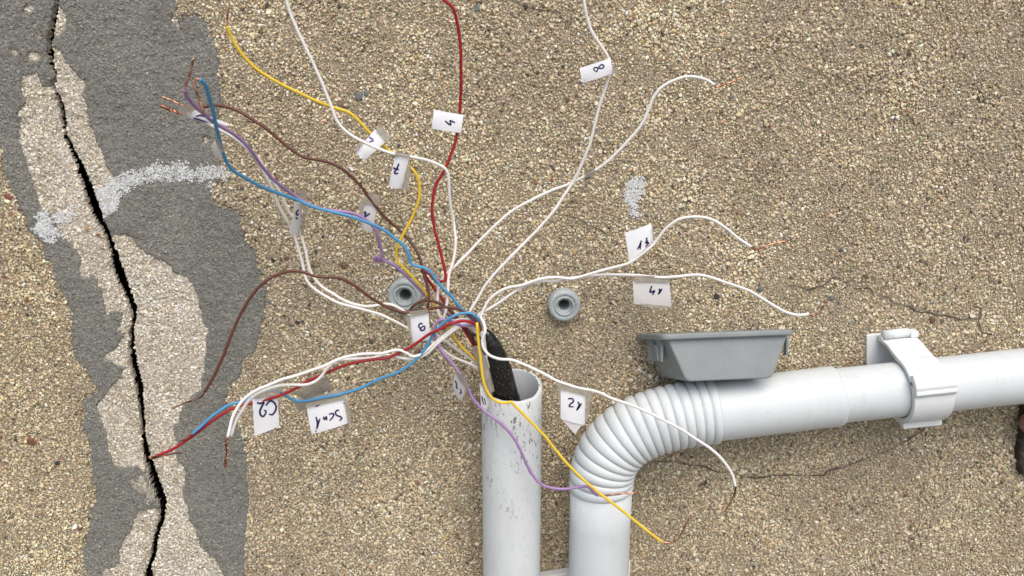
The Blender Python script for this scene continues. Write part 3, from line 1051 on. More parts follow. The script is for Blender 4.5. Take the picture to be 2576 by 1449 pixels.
e = empty("pipe_clip", ORI, "white hinged plastic clip fastened round the drain pipe", "pipe clip")
bevel(build("base_plate", *join([strip([(0, -r0 - 6), (3.2, -r0 - 6), (3.2, r0 + 13), (0, r0 + 13)], 0.036, -0.003),
                                 strip([(3.2, r0 + 9.5), (10, r0 + 9.5), (10, r0 + 12.6), (3.2, r0 + 12.6)], 0.027)]), "pvc_clip", e, False), 0.0006)
up_out = [(4, r0 + 11.0), (12, r0 + 10.6), (20, r0 + 9.2), (oc - 6, r0 + 6.8)] + arc(r0 + 4.4, 84, 34, 10)
up_in = arc(r0 + 1.5, 34, 90, 10) + [(oc - 7, r0 + 4.0), (20, r0 + 6.4), (12, r0 + 8.0), (4, r0 + 8.4)]
bevel(build("upper_arm", *strip(up_out + up_in, 0.0245, -0.001), "pvc_clip", e, False), 0.0004)
web = [(3.2, r0 + 8.3), (13, r0 + 8.0), (22, r0 + 6.0), (oc, r0 + 2.7)] + arc(r0 + 0.6, 88, 150, 10) + [(3.2, 6)]
build("web", *strip(web, 0.003, 0.004), "pvc_clip", e, False)
hinge_c = ORI + AX * 0.0095 + AY * (r0 + 14.2) * m - pdir * 0.003
build("hinge_barrel", *sweep([hinge_c - pdir * 0.009, hinge_c + pdir * 0.009], 0.0034, 20), "pvc_clip", e)
lug = [(6, r0 + 10.8), (13, r0 + 10.6), (13, r0 + 15.2), (6, r0 + 15.6)]
bevel(build("hinge_lug", *strip(lug, 0.006, 0.0095), "pvc_clip", e, False), 0.0006)
band = arc(r0 + 1.0, 30, -96, 30) + arc(r0 + 4.6, -96, 22, 30)
bevel(build("front_band", *strip(band, 0.0275, 0.0008), "pvc_clip", e, False), 0.0005)
latch = arc(r0 + 4.6, 20, 44, 8) + arc(r0 + 9.0, 42, 22, 8) + arc(r0 + 8.0, 18, 12, 4) + arc(r0 + 4.5, 6, 18, 4)
bevel(build("latch", *strip(latch, 0.0278, 0.0008), "pvc_clip", e, False), 0.0006)
lip = [(oc - 4, -r0 - 3.5), (oc + 9, -r0 - 3.2), (oc + 9, -r0 - 7.6), (oc + 5, -r0 - 8.2), (oc + 3, -r0 - 5.4), (oc - 4, -r0 - 5.4)]
bevel(build("lower_lip", *strip(lip, 0.0272, 0.0008), "pvc_clip", e, False), 0.0005)
bevel(build("lower_arm", *strip([(3.2, -r0 - 2.6), (oc - 4.2, -r0 - 2.6), (oc - 4.2, -r0 - 5.2), (3.2, -r0 - 5.2)], 0.024), "pvc_clip", e, False), 0.0004)

# second bracket low on the wall behind the connector
c0, c1 = P(1340, 1446, 0.004), P(1584, 1404, 0.004)
dd = (c1 - c0)
V = []
for y0 in (-0.0015, -0.0095):
    V += [(c0[0], y0, c0[2]), (c1[0], y0, c1[2]), (c1[0], y0, c1[2] - 0.05), (c0[0], y0, c0[2] - 0.05)]
e = empty("pipe_bracket", (c0[0], 0, c0[2] - 0.05), "pale flat bracket on the wall between the two upright pipes", "bracket")
bevel(build("mounting_plate", V, [(0, 1, 2, 3), (7, 6, 5, 4), (0, 4, 5, 1), (1, 5, 6, 2), (2, 6, 7, 3), (3, 7, 4, 0)], "pvc_clip", e, False), 0.0008)

# ------------------------------------------------------------------ black cable in the conduit
cab = [P(1290, 1060, 0.038), P(1274, 1000, 0.040), P(1257, 930, 0.043), P(1243, 888, 0.045), P(1230, 852, 0.047), P(1223, 832, 0.048)]
cp = catmull(cab, 10)
k = np.linspace(0, 1, len(cp))
rr = np.interp(k, [0, 0.2, 0.4, 0.6, 0.8, 0.93, 1.0], [0.0096, 0.0093, 0.0083, 0.0075, 0.0052, 0.0036, 0.0020])
e = empty("cable", cab[0], "black sheathed cable rising out of the white conduit pipe", "cable")
Vc, Fc_ = sweep(np.vstack([[cp[0] + np.array([0, 0, -0.12])], cp]), np.concatenate([[0.0098], rr]), 28, cap=False)
Vc = Vc + 0.0006 * np.stack([fbm(Vc[:, 2] * 260, Vc[:, 0] * 260, 301, 2), fbm(Vc[:, 2] * 200, Vc[:, 0] * 260, 302, 2), 0 * Vc[:, 0]], 1)
build("sheath", Vc, Fc_, "black_sheath", e)
fil = catmull([P(1262, 1000, 0.040), P(1243, 930, 0.046), P(1226, 870, 0.049), P(1214, 832, 0.050)], 8)
build("filler", *sweep(fil - np.array([0.002, 0, 0]), 0.0030, 14), "paper_dull", e)
wrap = catmull([P(1232, 985, 0.049), P(1222, 945, 0.050), P(1211, 905, 0.049), P(1200, 868, 0.048)], 8)
build("foil_wrap", *sweep(wrap, [0.0036] * len(wrap), 14), "tape", e)
drain = catmull([P(1225, 900, 0.049), P(1212, 868, 0.053), P(1203, 846, 0.055), P(1192, 842, 0.055), P(1187, 850, 0.053)], 8)
build("cord", *sweep(drain, 0.0011, 8), "black_sheath", e)

# ------------------------------------------------------------------ wires
WIRE_R = 0.00100


def wire_path(pts):
    pts = [list(p) for p in pts]
    d = [0]
    for a, b in zip(pts, pts[1:]):
        d.append(d[-1] + math.hypot(b[0] - a[0], b[1] - a[1]))
    kx = [d[i] for i, p in enumerate(pts) if len(p) > 2]
    ko = [p[2] for p in pts if len(p) > 2]
    # smooth monotone interpolation of the stand-off
    out = []
    for i, p in enumerate(pts):
        o = np.interp(d[i], kx, ko)
        out.append(P(p[0], p[1], o / 1000))
    return np.array(out)


def wire(label, mat, pts, copper=None, r=WIRE_R, twist=None, group="loose cable cores"):
    path = catmull(wire_path(pts), 7)
    e = empty("insulated_wire", path[0], label, "wire", group)
    wob = np.stack([fbm(path[:, 0] * 90, path[:, 2] * 90, 400 + len(pts), 2), fbm(path[:, 2] * 80, path[:, 0] * 90, 401, 2), fbm(path[:, 0] * 70 + 3, path[:, 2] * 90, 402, 2)], 1) * 0.0004
    path = path + wob
    build("insulation", *sweep(path, r, 10), mat, e)
    if copper:
        o_end = pts[-1][2]
        cpath = catmull(wire_path([(pts[-1][0], pts[-1][1], o_end)] + [c if len(c) > 2 else (c[0], c[1], o_end) for c in copper]), 8)
        if twist is None:
            build("copper_end", *sweep(cpath, r * 0.60, 8), "copper", e)
        else:
            s = np.arange(len(cpath)) * 0.9
            tan = np.gradient(cpath, axis=0)
            tan /= np.linalg.norm(tan, axis=1)[:, None]
            a = np.cross(tan, [0, 1, 0])
            a /= np.linalg.norm(a, axis=1)[:, None]
            for q in (0, math.pi):
                hel = cpath + 0.0006 * (np.cos(s + q)[:, None] * a + np.sin(s + q)[:, None] * np.array([0, -1.0, 0]))
                build("copper_end", *sweep(hel, r * 0.54, 8), "copper", e)
    return e


wire("yellow wire curving from its bare top end through two paper tags", "wire_yellow",
     [(1204, 912, 46), (1190, 899), (1165, 875), (1140, 845, 44), (1118, 806), (1098, 775), (1078, 747, 40), (1060, 724), (1040, 700), (1015, 673), (1000, 655), (997, 632), (1003, 612, 44), (1022, 575), (1044, 530), (1055, 490),
      (1052, 452), (1040, 428), (1025, 415), (1005, 400, 44), (985, 385), (962, 365), (935, 340), (905, 307), (878, 283), (850, 273), (800, 255), (740, 228), (680, 197), (635, 165), (600, 124), (582, 92), (572, 66, 80)],
     [(571, 50), (573, 35), (575, 18)])
wire("white wire dropping from the top edge and crossing the yellow wire", "wire_white",
     [(1212, 838, 48), (1196, 812), (1165, 803), (1135, 808), (1116, 804, 50), (1121, 785), (1125, 765), (1127, 725), (1131, 688), (1142, 650), (1146, 610), (1141, 560, 42), (1132, 510), (1129, 455), (1120, 425), (1085, 406), (1040, 396),
      (990, 388, 62), (930, 365, 62), (882, 340), (852, 310), (832, 265), (802, 190), (765, 112), (735, 45), (724, 8), (722, 0, 75)],
     [(722, -8), (723, -25)])
wire("white wire ending in a hooked bare tip below the figure 8 tag", "wire_white",
     [(1210, 836, 47), (1180, 822), (1135, 812), (1110, 800), (1102, 780, 46), (1101, 745), (1107, 715), (1120, 692), (1150, 665), (1188, 625), (1224, 588, 40), (1278, 538), (1325, 510), (1380, 482), (1440, 459, 36), (1490, 433), (1530, 405), (1572, 362),
      (1610, 318), (1632, 275), (1645, 242), (1668, 216), (1702, 199), (1740, 192), (1775, 200), (1797, 214, 50)],
     [(1800, 218), (1830, 210), (1865, 196)])
wire("long white wire rising straight to the figure 8 tag", "wire_white",
     [(1214, 838, 47), (1196, 815), (1180, 795), (1182, 782, 49), (1200, 752), (1218, 722), (1242, 692), (1285, 646), (1330, 600), (1362, 568), (1395, 528), (1420, 490), (1442, 457, 42), (1462, 418), (1480, 372), (1495, 320), (1508, 265), (1526, 210),
      (1534, 175), (1528, 142), (1510, 112), (1488, 80), (1475, 38), (1468, -5), (1465, -40, 60)], [(1464, -60), (1462, -90)])
wire("dark red wire climbing to the top edge through the figure 4 tag", "wire_red",
     [(1200, 888, 46), (1180, 850), (1160, 820), (1142, 792), (1124, 767), (1101, 738, 43), (1081, 710), (1066, 690), (1061, 681), (1070, 683, 46), (1092, 700), (1110, 708), (1120, 706, 47), (1122, 692), (1115, 665), (1103, 615), (1092, 570), (1087, 520), (1096, 470), (1118, 425),
      (1138, 380), (1149, 338), (1157, 285, 46), (1160, 200), (1159, 130), (1150, 62), (1138, 20), (1120, 3), (1114, -2, 66)], [(1108, -8), (1104, -14)])
wire("brown wire arching from the copper ends down through the figure 1 tag", "wire_brown",
     [(1205, 880, 47), (1188, 850), (1168, 820), (1150, 800, 46), (1128, 778), (1102, 762), (1070, 757), (1046, 765), (1032, 781, 48), (1052, 786), (1072, 783), (1077, 765, 52), (1079, 740), (1074, 716), (1066, 688), (1056, 648), (1036, 612), (1006, 580, 40), (966, 545), (932, 502),
      (896, 456), (862, 425), (822, 406), (762, 393), (722, 366), (652, 311), (592, 276), (546, 264), (507, 272), (498, 280, 55)], [(478, 275), (461, 267), (430, 252), (406, 243)])
wire("brown wire looping over the mortar to a bare kinked tip", "wire_brown",
     [(1208, 826, 52), (1200, 812), (1181, 794), (1156, 779), (1126, 773, 56), (1096, 775), (1076, 779), (1030, 786, 54), (1000, 782), (960, 765), (920, 740), (882, 713), (850, 699), (815, 698), (788, 694), (755, 683), (720, 684), (672, 704), (632, 745), (605, 790), (582, 840), (562, 895), (541, 942), (515, 985, 88)],
     [(508, 996), (495, 1004), (470, 1012), (450, 1020), (434, 1027)])
wire("purple wire sweeping up beside the blue wire to a bare copper tip", "wire_purple",
     [(1205, 850, 45), (1172, 826), (1148, 808), (1118, 785), (1096, 768), (1072, 747, 38), (1040, 713), (1010, 683), (990, 667), (966, 655), (950, 657, 37), (944, 652), (950, 646), (958, 651, 41), (960, 632), (955, 605), (944, 578), (925, 556), (888, 537), (842, 530), (792, 521), (748, 498, 62), (700, 461), (665, 425), (630, 376), (592, 341), (546, 312), (502, 277), (473, 247), (464, 226, 150)],
     [(467, 215), (478, 185), (487, 146)], r=WIRE_R * 1.05)
wire("blue wire sweeping up over the purple wire to a folded copper end", "wire_blue",
     [(1208, 838, 48), (1190, 808), (1171, 787), (1153, 767, 50), (1131, 741), (1110, 720), (1092, 698), (1080, 683), (1064, 674), (1046, 669), (1035, 664), (1031, 652), (1026, 634), (1011, 614), (985, 593, 54), (965, 579), (931, 563), (886, 546), (829, 531), (784, 519), (750, 504, 68), (704, 488), (659, 470), (604, 440), (586, 429), (570, 407), (560, 381), (554, 358), (546, 324), (540, 292), (531, 259), (523, 234), (515, 211), (503, 200, 150)],
     [(492, 199), (488, 208), (494, 230), (506, 262), (513, 290)], r=WIRE_R * 1.05)
wire("white wire sagging past the lower side of the figure 3 tag", "wire_white",
     [(1204, 926, 44), (1170, 910), (1135, 895), (1100, 870, 34), (1060, 846), (1023, 824), (1000, 811), (963, 794), (925, 781), (874, 768), (839, 756), (804, 736), (779, 715), (766, 690), (760, 660), (751, 625), (741, 597, 36), (731, 572), (704, 522), (682, 470), (659, 425), (632, 384), (590, 348), (545, 322), (505, 300), (470, 287, 98)],
     [(455, 285), (430, 277), (416, 270), (405, 266)], twist=True)
wire("white wire running close beside another over the first wall plug", "wire_white",
     [(1202, 914, 44), (1165, 890), (1120, 858, 34), (1070, 820), (1036, 795), (1016, 782), (996, 770), (980, 765), (958, 766), (925, 770), (900, 766), (870, 756), (837, 738), (804, 716), (784, 688), (776, 665), (768, 630), (758, 594, 33), (739, 550), (727, 534), (702, 482), (672, 434), (645, 394), (605, 356), (560, 330), (520, 306), (478, 285, 94)])
wire("red wire slanting down over the mortar to a folded copper end", "wire_red",
     [(1210, 832, 52), (1190, 813), (1165, 808), (1142, 812, 62), (1108, 828), (1078, 842), (1051, 860), (1028, 876), (1005, 888, 62), (978, 899), (951, 903), (902, 910), (857, 923), (812, 942), (778, 958), (739, 980), (698, 996), (634, 1013), (605, 1020), (567, 1036), (527, 1064), (480, 1100), (436, 1129), (396, 1147, 92)],
     [(384, 1150), (375, 1149), (380, 1153), (405, 1148), (430, 1142), (458, 1138)])
wire("blue wire slanting down beside the red one to a pale tip", "wire_blue",
     [(1206, 834, 50), (1199, 798), (1183, 788), (1165, 788), (1142, 795, 58), (1119, 810), (1095, 834), (1078, 862), (1061, 890), (1036, 914), (1000, 936), (951, 955, 62), (902, 978), (857, 992), (812, 1000), (766, 1009), (746, 1009), (728, 1001), (707, 987), (690, 982, 70), (655, 990), (620, 1006), (596, 1013), (575, 1019), (550, 1035), (525, 1055), (500, 1078), (484, 1091, 90)],
     [(470, 1101), (452, 1110)])
wire("upper white wire of the pair taped to the C2 tag", "wire_white",
     [(1208, 840, 50), (1185, 812), (1160, 816), (1142, 826), (1119, 843, 56), (1095, 862), (1072, 882), (1052, 894), (1036, 896), (1022, 888), (1004, 881), (985, 883, 64), (960, 889), (930, 890), (902, 892), (857, 901), (823, 917), (789, 930), (743, 946), (709, 955), (675, 969), (641, 983), (618, 999), (598, 1024), (584, 1052), (573, 1100, 105)],
     [(570, 1106), (570, 1124), (572, 1142), (568, 1160), (568, 1176)], twist=True)
wire("lower white wire of the pair taped to the C2 tag", "wire_white",
     [(1206, 842, 49), (1183, 815), (1160, 820), (1143, 831), (1121, 848, 57), (1098, 867), (1075, 888), (1048, 901), (1018, 902), (990, 897), (965, 892, 60), (940, 900), (891, 903), (846, 908), (824, 925), (807, 948), (789, 962), (766, 969), (732, 968), (705, 970), (675, 978), (648, 990), (625, 1008), (607, 1035), (593, 1060), (581, 1098, 100)])
wire("purple wire running down in front of the conduit pipe", "wire_purple",
     [(1210, 838, 52), (1192, 818), (1165, 820), (1140, 810), (1115, 804, 56), (1100, 810), (1094, 822), (1093, 838), (1099, 860), (1111, 884), (1134, 911), (1151, 932), (1173, 968), (1190, 1004, 60), (1215, 1032), (1254, 1060, 64), (1290, 1096), (1307, 1127), (1326, 1171), (1341, 1197), (1362, 1217), (1390, 1228), (1420, 1230), (1460, 1224), (1480, 1225, 64), (1492, 1237), (1504, 1246, 64)],
     [(1512, 1248), (1550, 1243), (1600, 1240)])
wire("yellow wire bent over the conduit rim and slanting to the lower edge", "wire_yellow",
     [(1210, 842, 50), (1203, 828), (1200, 815, 58), (1203, 850), (1208, 888), (1214, 950, 62), (1225, 984), (1240, 1002), (1259, 1013, 63), (1275, 1014), (1285, 1012), (1300, 1026), (1329, 1055), (1373, 1102), (1431, 1171, 66), (1480, 1218), (1530, 1258), (1580, 1296), (1630, 1337), (1665, 1363, 74)],
     [(1680, 1365), (1703, 1358), (1714, 1342), (1735, 1298)])
wire("white wire passing over the corrugated elbow with the figure 12 tag", "wire_white",
     [(1222, 838, 50), (1216, 818), (1209, 798, 54), (1216, 812), (1220, 832, 62), (1214, 854), (1217, 876), (1231, 893), (1254, 903), (1290, 907), (1329, 921), (1370, 941), (1406, 960), (1454, 975, 64), (1504, 985), (1545, 1004), (1590, 1020), (1646, 1046, 66), (1700, 1073), (1748, 1102), (1790, 1131), (1820, 1160), (1842, 1195), (1850, 1223, 70)],
     [(1850, 1232), (1846, 1246), (1836, 1266), (1823, 1287)])
wire("white wire arching over with the figure 13 tag below its bend", "wire_white",
     [(1220, 840, 49), (1212, 820), (1208, 801, 50), (1219, 774), (1231, 754), (1256, 733), (1278, 723), (1312, 717), (1354, 703), (1396, 697), (1440, 701, 46), (1480, 690), (1520, 678), (1549, 671), (1582, 661), (1614, 640), (1645, 613), (1674, 575), (1705, 553), (1742, 546), (1785, 550), (1821, 570), (1862, 602), (1889, 621, 62)],
     [(1901, 628), (1935, 616), (1983, 605)])
wire("white wire running level above the grey cover with the figure 14 tag", "wire_white",
     [(1218, 842, 48), (1206, 820), (1203, 795, 48), (1233, 774), (1267, 753), (1301, 729), (1330, 715), (1360, 708), (1400, 706), (1450, 698, 43), (1500, 692), (1548, 690), (1597, 692), (1669, 698), (1706, 696), (1754, 692), (1790, 699), (1838, 715), (1887, 732), (1935, 761), (1971, 783), (2003, 792), (2034, 791, 55)],
     [(2045, 795), (2054, 792), (2082, 756)])


# ------------------------------------------------------------------ paper tags
def tag(label, z, quad, o, ink=(), tapes=(), mat="paper", ink_w=3.6, inkmat="ink", bow=0.0005, folds=()):
    q = [z(*c) for c in quad]
    oo = [o] * 4 if not isinstance(o, (tuple, list)) else list(o)
    c3 = [P(a[0], a[1], k / 1000) for a, k in zip(q, oo)]
    p0 = c3[0]
    n = np.cross(c3[1] - c3[0], c3[3] - c3[0])
    n /= np.linalg.norm(n)
    if np.dot(n, CAM - p0) < 0:
        n = -n
    e = empty("paper_tag", c3[0], label, "tag", "handwritten paper tags on the wires")
    c2 = [plane_hit(a[0], a[1], p0, n) for a in q]
    ns, nt_ = 9, 7
    front, back = [], []
    for i in range(ns):
        for j in range(nt_):
            s, t_ = i / (ns - 1), j / (nt_ - 1)
            p = (c2[0] * (1 - s) + c2[1] * s) * (1 - t_) + (c2[3] * (1 - s) + c2[2] * s) * t_
            p = p - n * bow * ((2 * s - 1) ** 2 + 0.7 * (2 * t_ - 1) ** 2 + 1.2 * abs((2 * s - 1) * (2 * t_ - 1)) ** 3)
            front.append(p)
            back.append(p - n * 0.00025)
    V = front + back
    m_ = ns * nt_
    Fc = []
    for i in range(ns - 1):
        for j in range(nt_ - 1):
            a = i * nt_ + j
            Fc.append((a, a + 1, a + nt_ + 1, a + nt_))
            Fc.append((m_ + a, m_ + a + nt_, m_ + a + nt_ + 1, m_ + a + 1))
    rim = [i * nt_ for i in range(ns)] + [(ns - 1) * nt_ + j for j in range(1, nt_)] + [i * nt_ + nt_ - 1 for i in range(ns - 2, -1, -1)] + [j for j in range(nt_ - 2, 0, -1)]
    base_n = len(V)
    V = V + [front[i] for i in rim] + [back[i] for i in rim]
    nr = len(rim)
    for i in range(nr):
        j = (i + 1) % nr
        Fc.append((base_n + i, base_n + j, base_n + nr + j, base_n + nr + i))
    paper = build("paper", V, Fc, mat, e)
    if ink:
        parts = []
        for st in ink:
            pts = np.array([z(*c) for c in st], float)
            pts = catmull(np.column_stack([pts, np.zeros(len(pts))]), 5)[:, :2]
            if len(pts) < 2:
                continue
            tg = np.gradient(pts, axis=0)
            tg /= np.linalg.norm(tg, axis=1)[:, None] + 1e-9
            nn = np.column_stack([-tg[:, 1], tg[:, 0]])
            k = np.linspace(0, 1, len(pts))
            w = ink_w * 0.5 * (0.75 + 0.35 * np.sin(k * 2.6 + 0.4))
            P2 = np.vstack([pts[:1] - tg[:1] * ink_w * 0.25, pts, pts[-1:] + tg[-1:] * ink_w * 0.25])
            N2 = np.vstack([nn[:1], nn, nn[-1:]])
            w = np.concatenate([[w[0] * 0.4], w, [w[-1] * 0.4]])
            L = [plane_hit(*(a + b * c), p0 + n * 0.0001, n) for a, b, c in zip(P2, N2, w)]
            R_ = [plane_hit(*(a - b * c), p0 + n * 0.0001, n) for a, b, c in zip(P2, N2, w)]
            k_ = len(L)
            parts.append((L + R_, [(i, i + 1, k_ + i + 1, k_ + i) for i in range(k_ - 1)]))
        if parts:
            build("handwriting", *join(parts), inkmat, paper, False)
    for tp in tapes:
        lift = 0.0008
        pts = [z(*c) for c in tp]
        c4 = [plane_hit(a[0], a[1], p0 + n * lift, n) for a in pts]
        nn_ = len(c4)
        V = list(c4) + [p - n * 0.00012 for p in c4]
        Fc = [tuple(range(nn_)), tuple(range(2 * nn_ - 1, nn_ - 1, -1))] + [(i, (i + 1) % nn_, nn_ + (i + 1) % nn_, nn_ + i) for i in range(nn_)]
        build("tape", V, Fc, "tape", e, False)
    for fl in folds:
        c4 = [plane_hit(a[0], a[1], p0 - n * 0.0012, n) for a in (z(*c) for c in fl)]
        nn_ = len(c4)
        V = list(c4) + [p - n * 0.0002 for p in c4]
        Fc = [tuple(range(nn_)), tuple(range(2 * nn_ - 1, nn_ - 1, -1))] + [(i, (i + 1) % nn_, nn_ + (i + 1) % nn_, nn_ + i) for i in range(nn_)]
        build("folded_flap", V, Fc, "paper_dull", e, False)
    return e


z = zoomed(1470, 370, 1610, 2029)
tag("white paper tag marked 4 on the dark red wire", z, [(310, 110), (1775, 365), (1650, 1270), (180, 1050)], (48, 50, 50, 48),
    [[(880, 665), (1030, 800), (1150, 870)], [(1160, 860), (1135, 750), (1110, 640)], [(1100, 640), (1220, 680), (1350, 740)]], [], ink_w=3.8)
z = zoomed(1980, 190, 2140, 2318)
tag("white paper tag marked 8 hanging near the top edge", z, [(165, 640), (1720, 150), (1850, 910), (325, 1400)], (54, 57, 57, 54),
    [[(1030, 820), (1110, 650), (1190, 510), (1290, 460), (1390, 530), (1360, 620), (1270, 650), (1100, 625), (930, 610), (880, 690), (940, 770), (1030, 820)]],
    [[(1820, 625), (2095, 565), (2135, 880), (1855, 915)]], ink_w=3.2)
z = zoomed(1200, 420, 1440, 1391)
tag("white paper tag marked 2 where the white wire crosses the yellow", z, [(510, 145), (735, 380), (300, 770), (130, 600)], (53, 53, 55, 55),
    [[(400, 295), (430, 310), (478, 368), (405, 388)], [(350, 400), (372, 398)], [(388, 425), (412, 428)]],
    [[(512, 143), (650, 88), (760, 190), (845, 310), (738, 378)], [(75, 532), (300, 330), (330, 350), (132, 598)]], ink_w=4.2, inkmat="ink_faded")
tag("white paper tag marked 7 hanging from the white wire over the yellow", z, [(915, 665), (1185, 725), (1035, 1340), (780, 1295)], (62, 62, 58, 58),
    [[(990, 830), (950, 930), (905, 1005), (928, 1026), (975, 1016)], [(880, 910), (930, 928), (988, 945)]],
    [[(1178, 800), (1240, 900), (1200, 1180), (1165, 1362), (1040, 1340)], [(922, 585), (1212, 632), (1206, 722), (915, 665)]], ink_w=4.2)
z = zoomed(980, 650, 1320, 2576)
tag("narrow turned paper tag hanging between the purple and white wires", z, [(280, 340), (480, 430), (395, 1240), (145, 1170)], (58, 52, 50, 56),
    [[(350, 545), (290, 620), (310, 680), (358, 645)], [(285, 735), (300, 765), (325, 770)]],
    [[(478, 430), (585, 480), (485, 1140), (398, 1235)], [(380, 55), (560, 55), (595, 330), (590, 480), (480, 430), (285, 210)]], "paper_dull", ink_w=3.6)
tag("paper tag marked 1 on the brown wire behind the blue", z, [(2050, 370), (2395, 430), (2275, 1125), (1970, 1055)], (42, 42, 40, 40),
    [[(2055, 610), (2100, 605), (2085, 670), (2065, 730)], [(2070, 730), (2130, 690), (2205, 635)]],
    [[(1995, 290), (2110, 115), (2470, 165), (2425, 430), (2395, 430), (2050, 370)], [(1920, 335), (2050, 370), (1970, 1055), (1925, 520)]], "paper_dull", ink_w=4.2)
z = zoomed(1390, 1050, 1490, 1035)
tag("white paper tag marked 9 under the brown wire loop", z, [(190, 410), (850, 300), (925, 1210), (290, 1350)], (57, 57, 55, 55),
    [[(640, 665), (600, 635), (540, 670), (510, 740), (555, 800), (590, 885), (690, 870), (730, 790), (700, 735), (625, 770), (575, 850)]],
    [[(178, 210), (850, 130), (858, 300), (190, 410)], [(0, 370), (190, 410), (290, 1350), (160, 1010), (90, 620)]], "paper", ink_w=3.8)
z = zoomed(2140, 760, 2330, 888)
tag("white paper tag marked 13 above its white wire", z, [(45, 195), (465, 45), (500, 330), (110, 665)], (52, 52, 52, 52),
    [[(298, 315), (290, 380), (282, 450)], [(290, 350), (270, 400), (242, 450)], [(395, 268), (385, 305), (398, 325), (370, 348), (420, 348), (400, 380), (372, 408)]],
    [[(466, 45), (508, 150), (516, 322), (500, 330)]], ink_w=3.8)
tag("white paper tag marked 14 hanging below its white wire", z, [(170, 970), (755, 980), (790, 1380), (185, 1340)], (47, 47, 47, 47),
    [[(468, 1048), (445, 1140), (480, 1135), (518, 1115)], [(515, 1115), (485, 1182)], [(590, 1088), (600, 1130), (580, 1170)], [(632, 1092), (600, 1140), (575, 1172)]],
    [[(198, 870), (752, 895), (756, 985), (205, 975)], [(270, 1322), (790, 1372), (700, 1412), (360, 1380)]], "paper_dull", ink_w=4.4)
z = zoomed(1540, 1270, 2040, 2576)
tag("white paper tag marked 12 in front of the corrugated elbow", z, [(1995, 350), (2440, 470), (2430, 1000), (1995, 890)], (66, 66, 66, 66),
    [[(2130, 520), (2200, 518), (2222, 565), (2160, 620), (2150, 655), (2222, 660)], [(2300, 575), (2325, 620), (2300, 680), (2280, 722)], [(2362, 605), (2325, 665), (2280, 722)]],
    [[(1935, 230), (2070, 290), (2300, 345), (2550, 390), (2500, 780), (2436, 1000), (2440, 470), (1995, 350), (1990, 700), (1955, 560)]], ink_w=3.8,
    folds=[[(2015, 880), (2370, 980), (2250, 1150)]])
tag("small diamond shaped paper tag on the purple wire beside the conduit", z, [(110, 55), (300, 340), (230, 595), (65, 370)], (62, 62, 56, 56),
    [[(125, 200), (155, 270), (150, 325), (182, 332)], [(222, 350), (232, 390), (215, 425), (242, 405)]],
    [[(110, 50), (155, 10), (330, 180), (375, 320), (300, 340)]], "paper_dull", ink_w=3.0)
tag("curled paper tag on the yellow wire against the conduit pipe", z, [(565, 260), (770, 480), (690, 740), (590, 700)], (62, 60, 59, 61),
    [[(600, 470), (612, 540), (632, 620)], [(635, 510), (655, 560), (662, 625)]],
    [[(565, 240), (630, 190), (775, 460), (770, 480)]], "paper_dull", ink_w=2.6)
z = zoomed(860, 1270, 1220, 2174)
tag("white paper tag marked C2 below the pair of white wires", z, [(50, 590), (560, 530), (610, 1190), (90, 1395)], (82, 76, 76, 82),
    [[(330, 745), (370, 690), (430, 652), (500, 690), (540, 780), (510, 880), (450, 940), (395, 930)],
     [(145, 690), (210, 705), (285, 685), (240, 770), (202, 870), (220, 950), (270, 975), (312, 930), (328, 862), (290, 852)]],
    [[(130, 400), (640, 195), (690, 400), (562, 540), (60, 620)]], "paper", ink_w=4.6)
tag("grimy paper tag marked Scu2 taped to the red wire", z, [(900, 640), (1640, 330), (1700, 410), (1130, 700)], (58, 58, 56, 56),
    [[(1520, 370), (1440, 400), (1432, 438), (1550, 425), (1572, 458), (1490, 468)], [(1372, 415), (1322, 450), (1382, 482)], [(1200, 490), (1245, 512), (1282, 462), (1300, 540)], [(1030, 552), (1152, 548), (1115, 602)]],
    [[(900, 520), (1130, 260), (1640, 165), (1700, 410), (1130, 620)], [(910, 690), (1150, 640), (1155, 830), (1000, 890)]], "paper_dull", ink_w=3.4)
tag("white paper tag marked Scu1 below the blue wire", z, [(1165, 800), (1940, 620), (2030, 1130), (1270, 1360)], (66, 64, 64, 66),
    [[(1840, 848), (1800, 850), (1770, 900), (1795, 950), (1870, 980), (1902, 1012), (1858, 1062)], [(1640, 932), (1700, 915), (1735, 932), (1705, 1000), (1650, 1062)],
     [(1518, 985), (1542, 1042), (1580, 980), (1592, 1052)], [(1368, 990), (1385, 1050), (1395, 1120), (1382, 1232)], [(1445, 1030), (1415, 1120), (1382, 1232)], [(1358, 1280), (1372, 1280)],
     [(1370, 770), (1400, 745), (1438, 735)], [(1945, 705), (1958, 695)]],
    [[(1140, 640), (1975, 370), (1985, 560), (2040, 640), (2100, 1120), (2030, 1130), (1940, 620), (1165, 800)]], "paper", ink_w=4.0)
z = zoomed(500, 200, 1000, 1811)
tag("slanted white paper tag taped to the twisted copper wire ends", z, [(498, 742), (605, 650), (1052, 828), (1000, 868)], (124, 122, 110, 110),
    [[(632, 722), (690, 712), (765, 738), (820, 770)], [(600, 748), (680, 770), (765, 800)]],
    [[(400, 660), (478, 580), (640, 572), (700, 640), (610, 655), (495, 742)]], "paper", ink_w=4.2)
tag("small blank tag folded behind the blue wire near the paint smear", z, [(868, 1040), (950, 1180), (930, 1310), (812, 1120)], (125, 120, 116, 124), [],
    [[(868, 1040), (905, 1000), (985, 1160), (950, 1180)]], "paper_dull")
z = zoomed(1960, 570, 2080, 2174)
tag("grey taped tag seen edge on where two white wires cross", z, [(900, 760), (1560, 420), (1420, 760), (830, 1130)], (34, 36, 22, 20),
    [[(960, 830), (1100, 790), (1260, 710)]], [[(870, 560), (1380, 140), (1600, 320), (1560, 420), (900, 760)]], "paper_dull", ink_w=2.6)

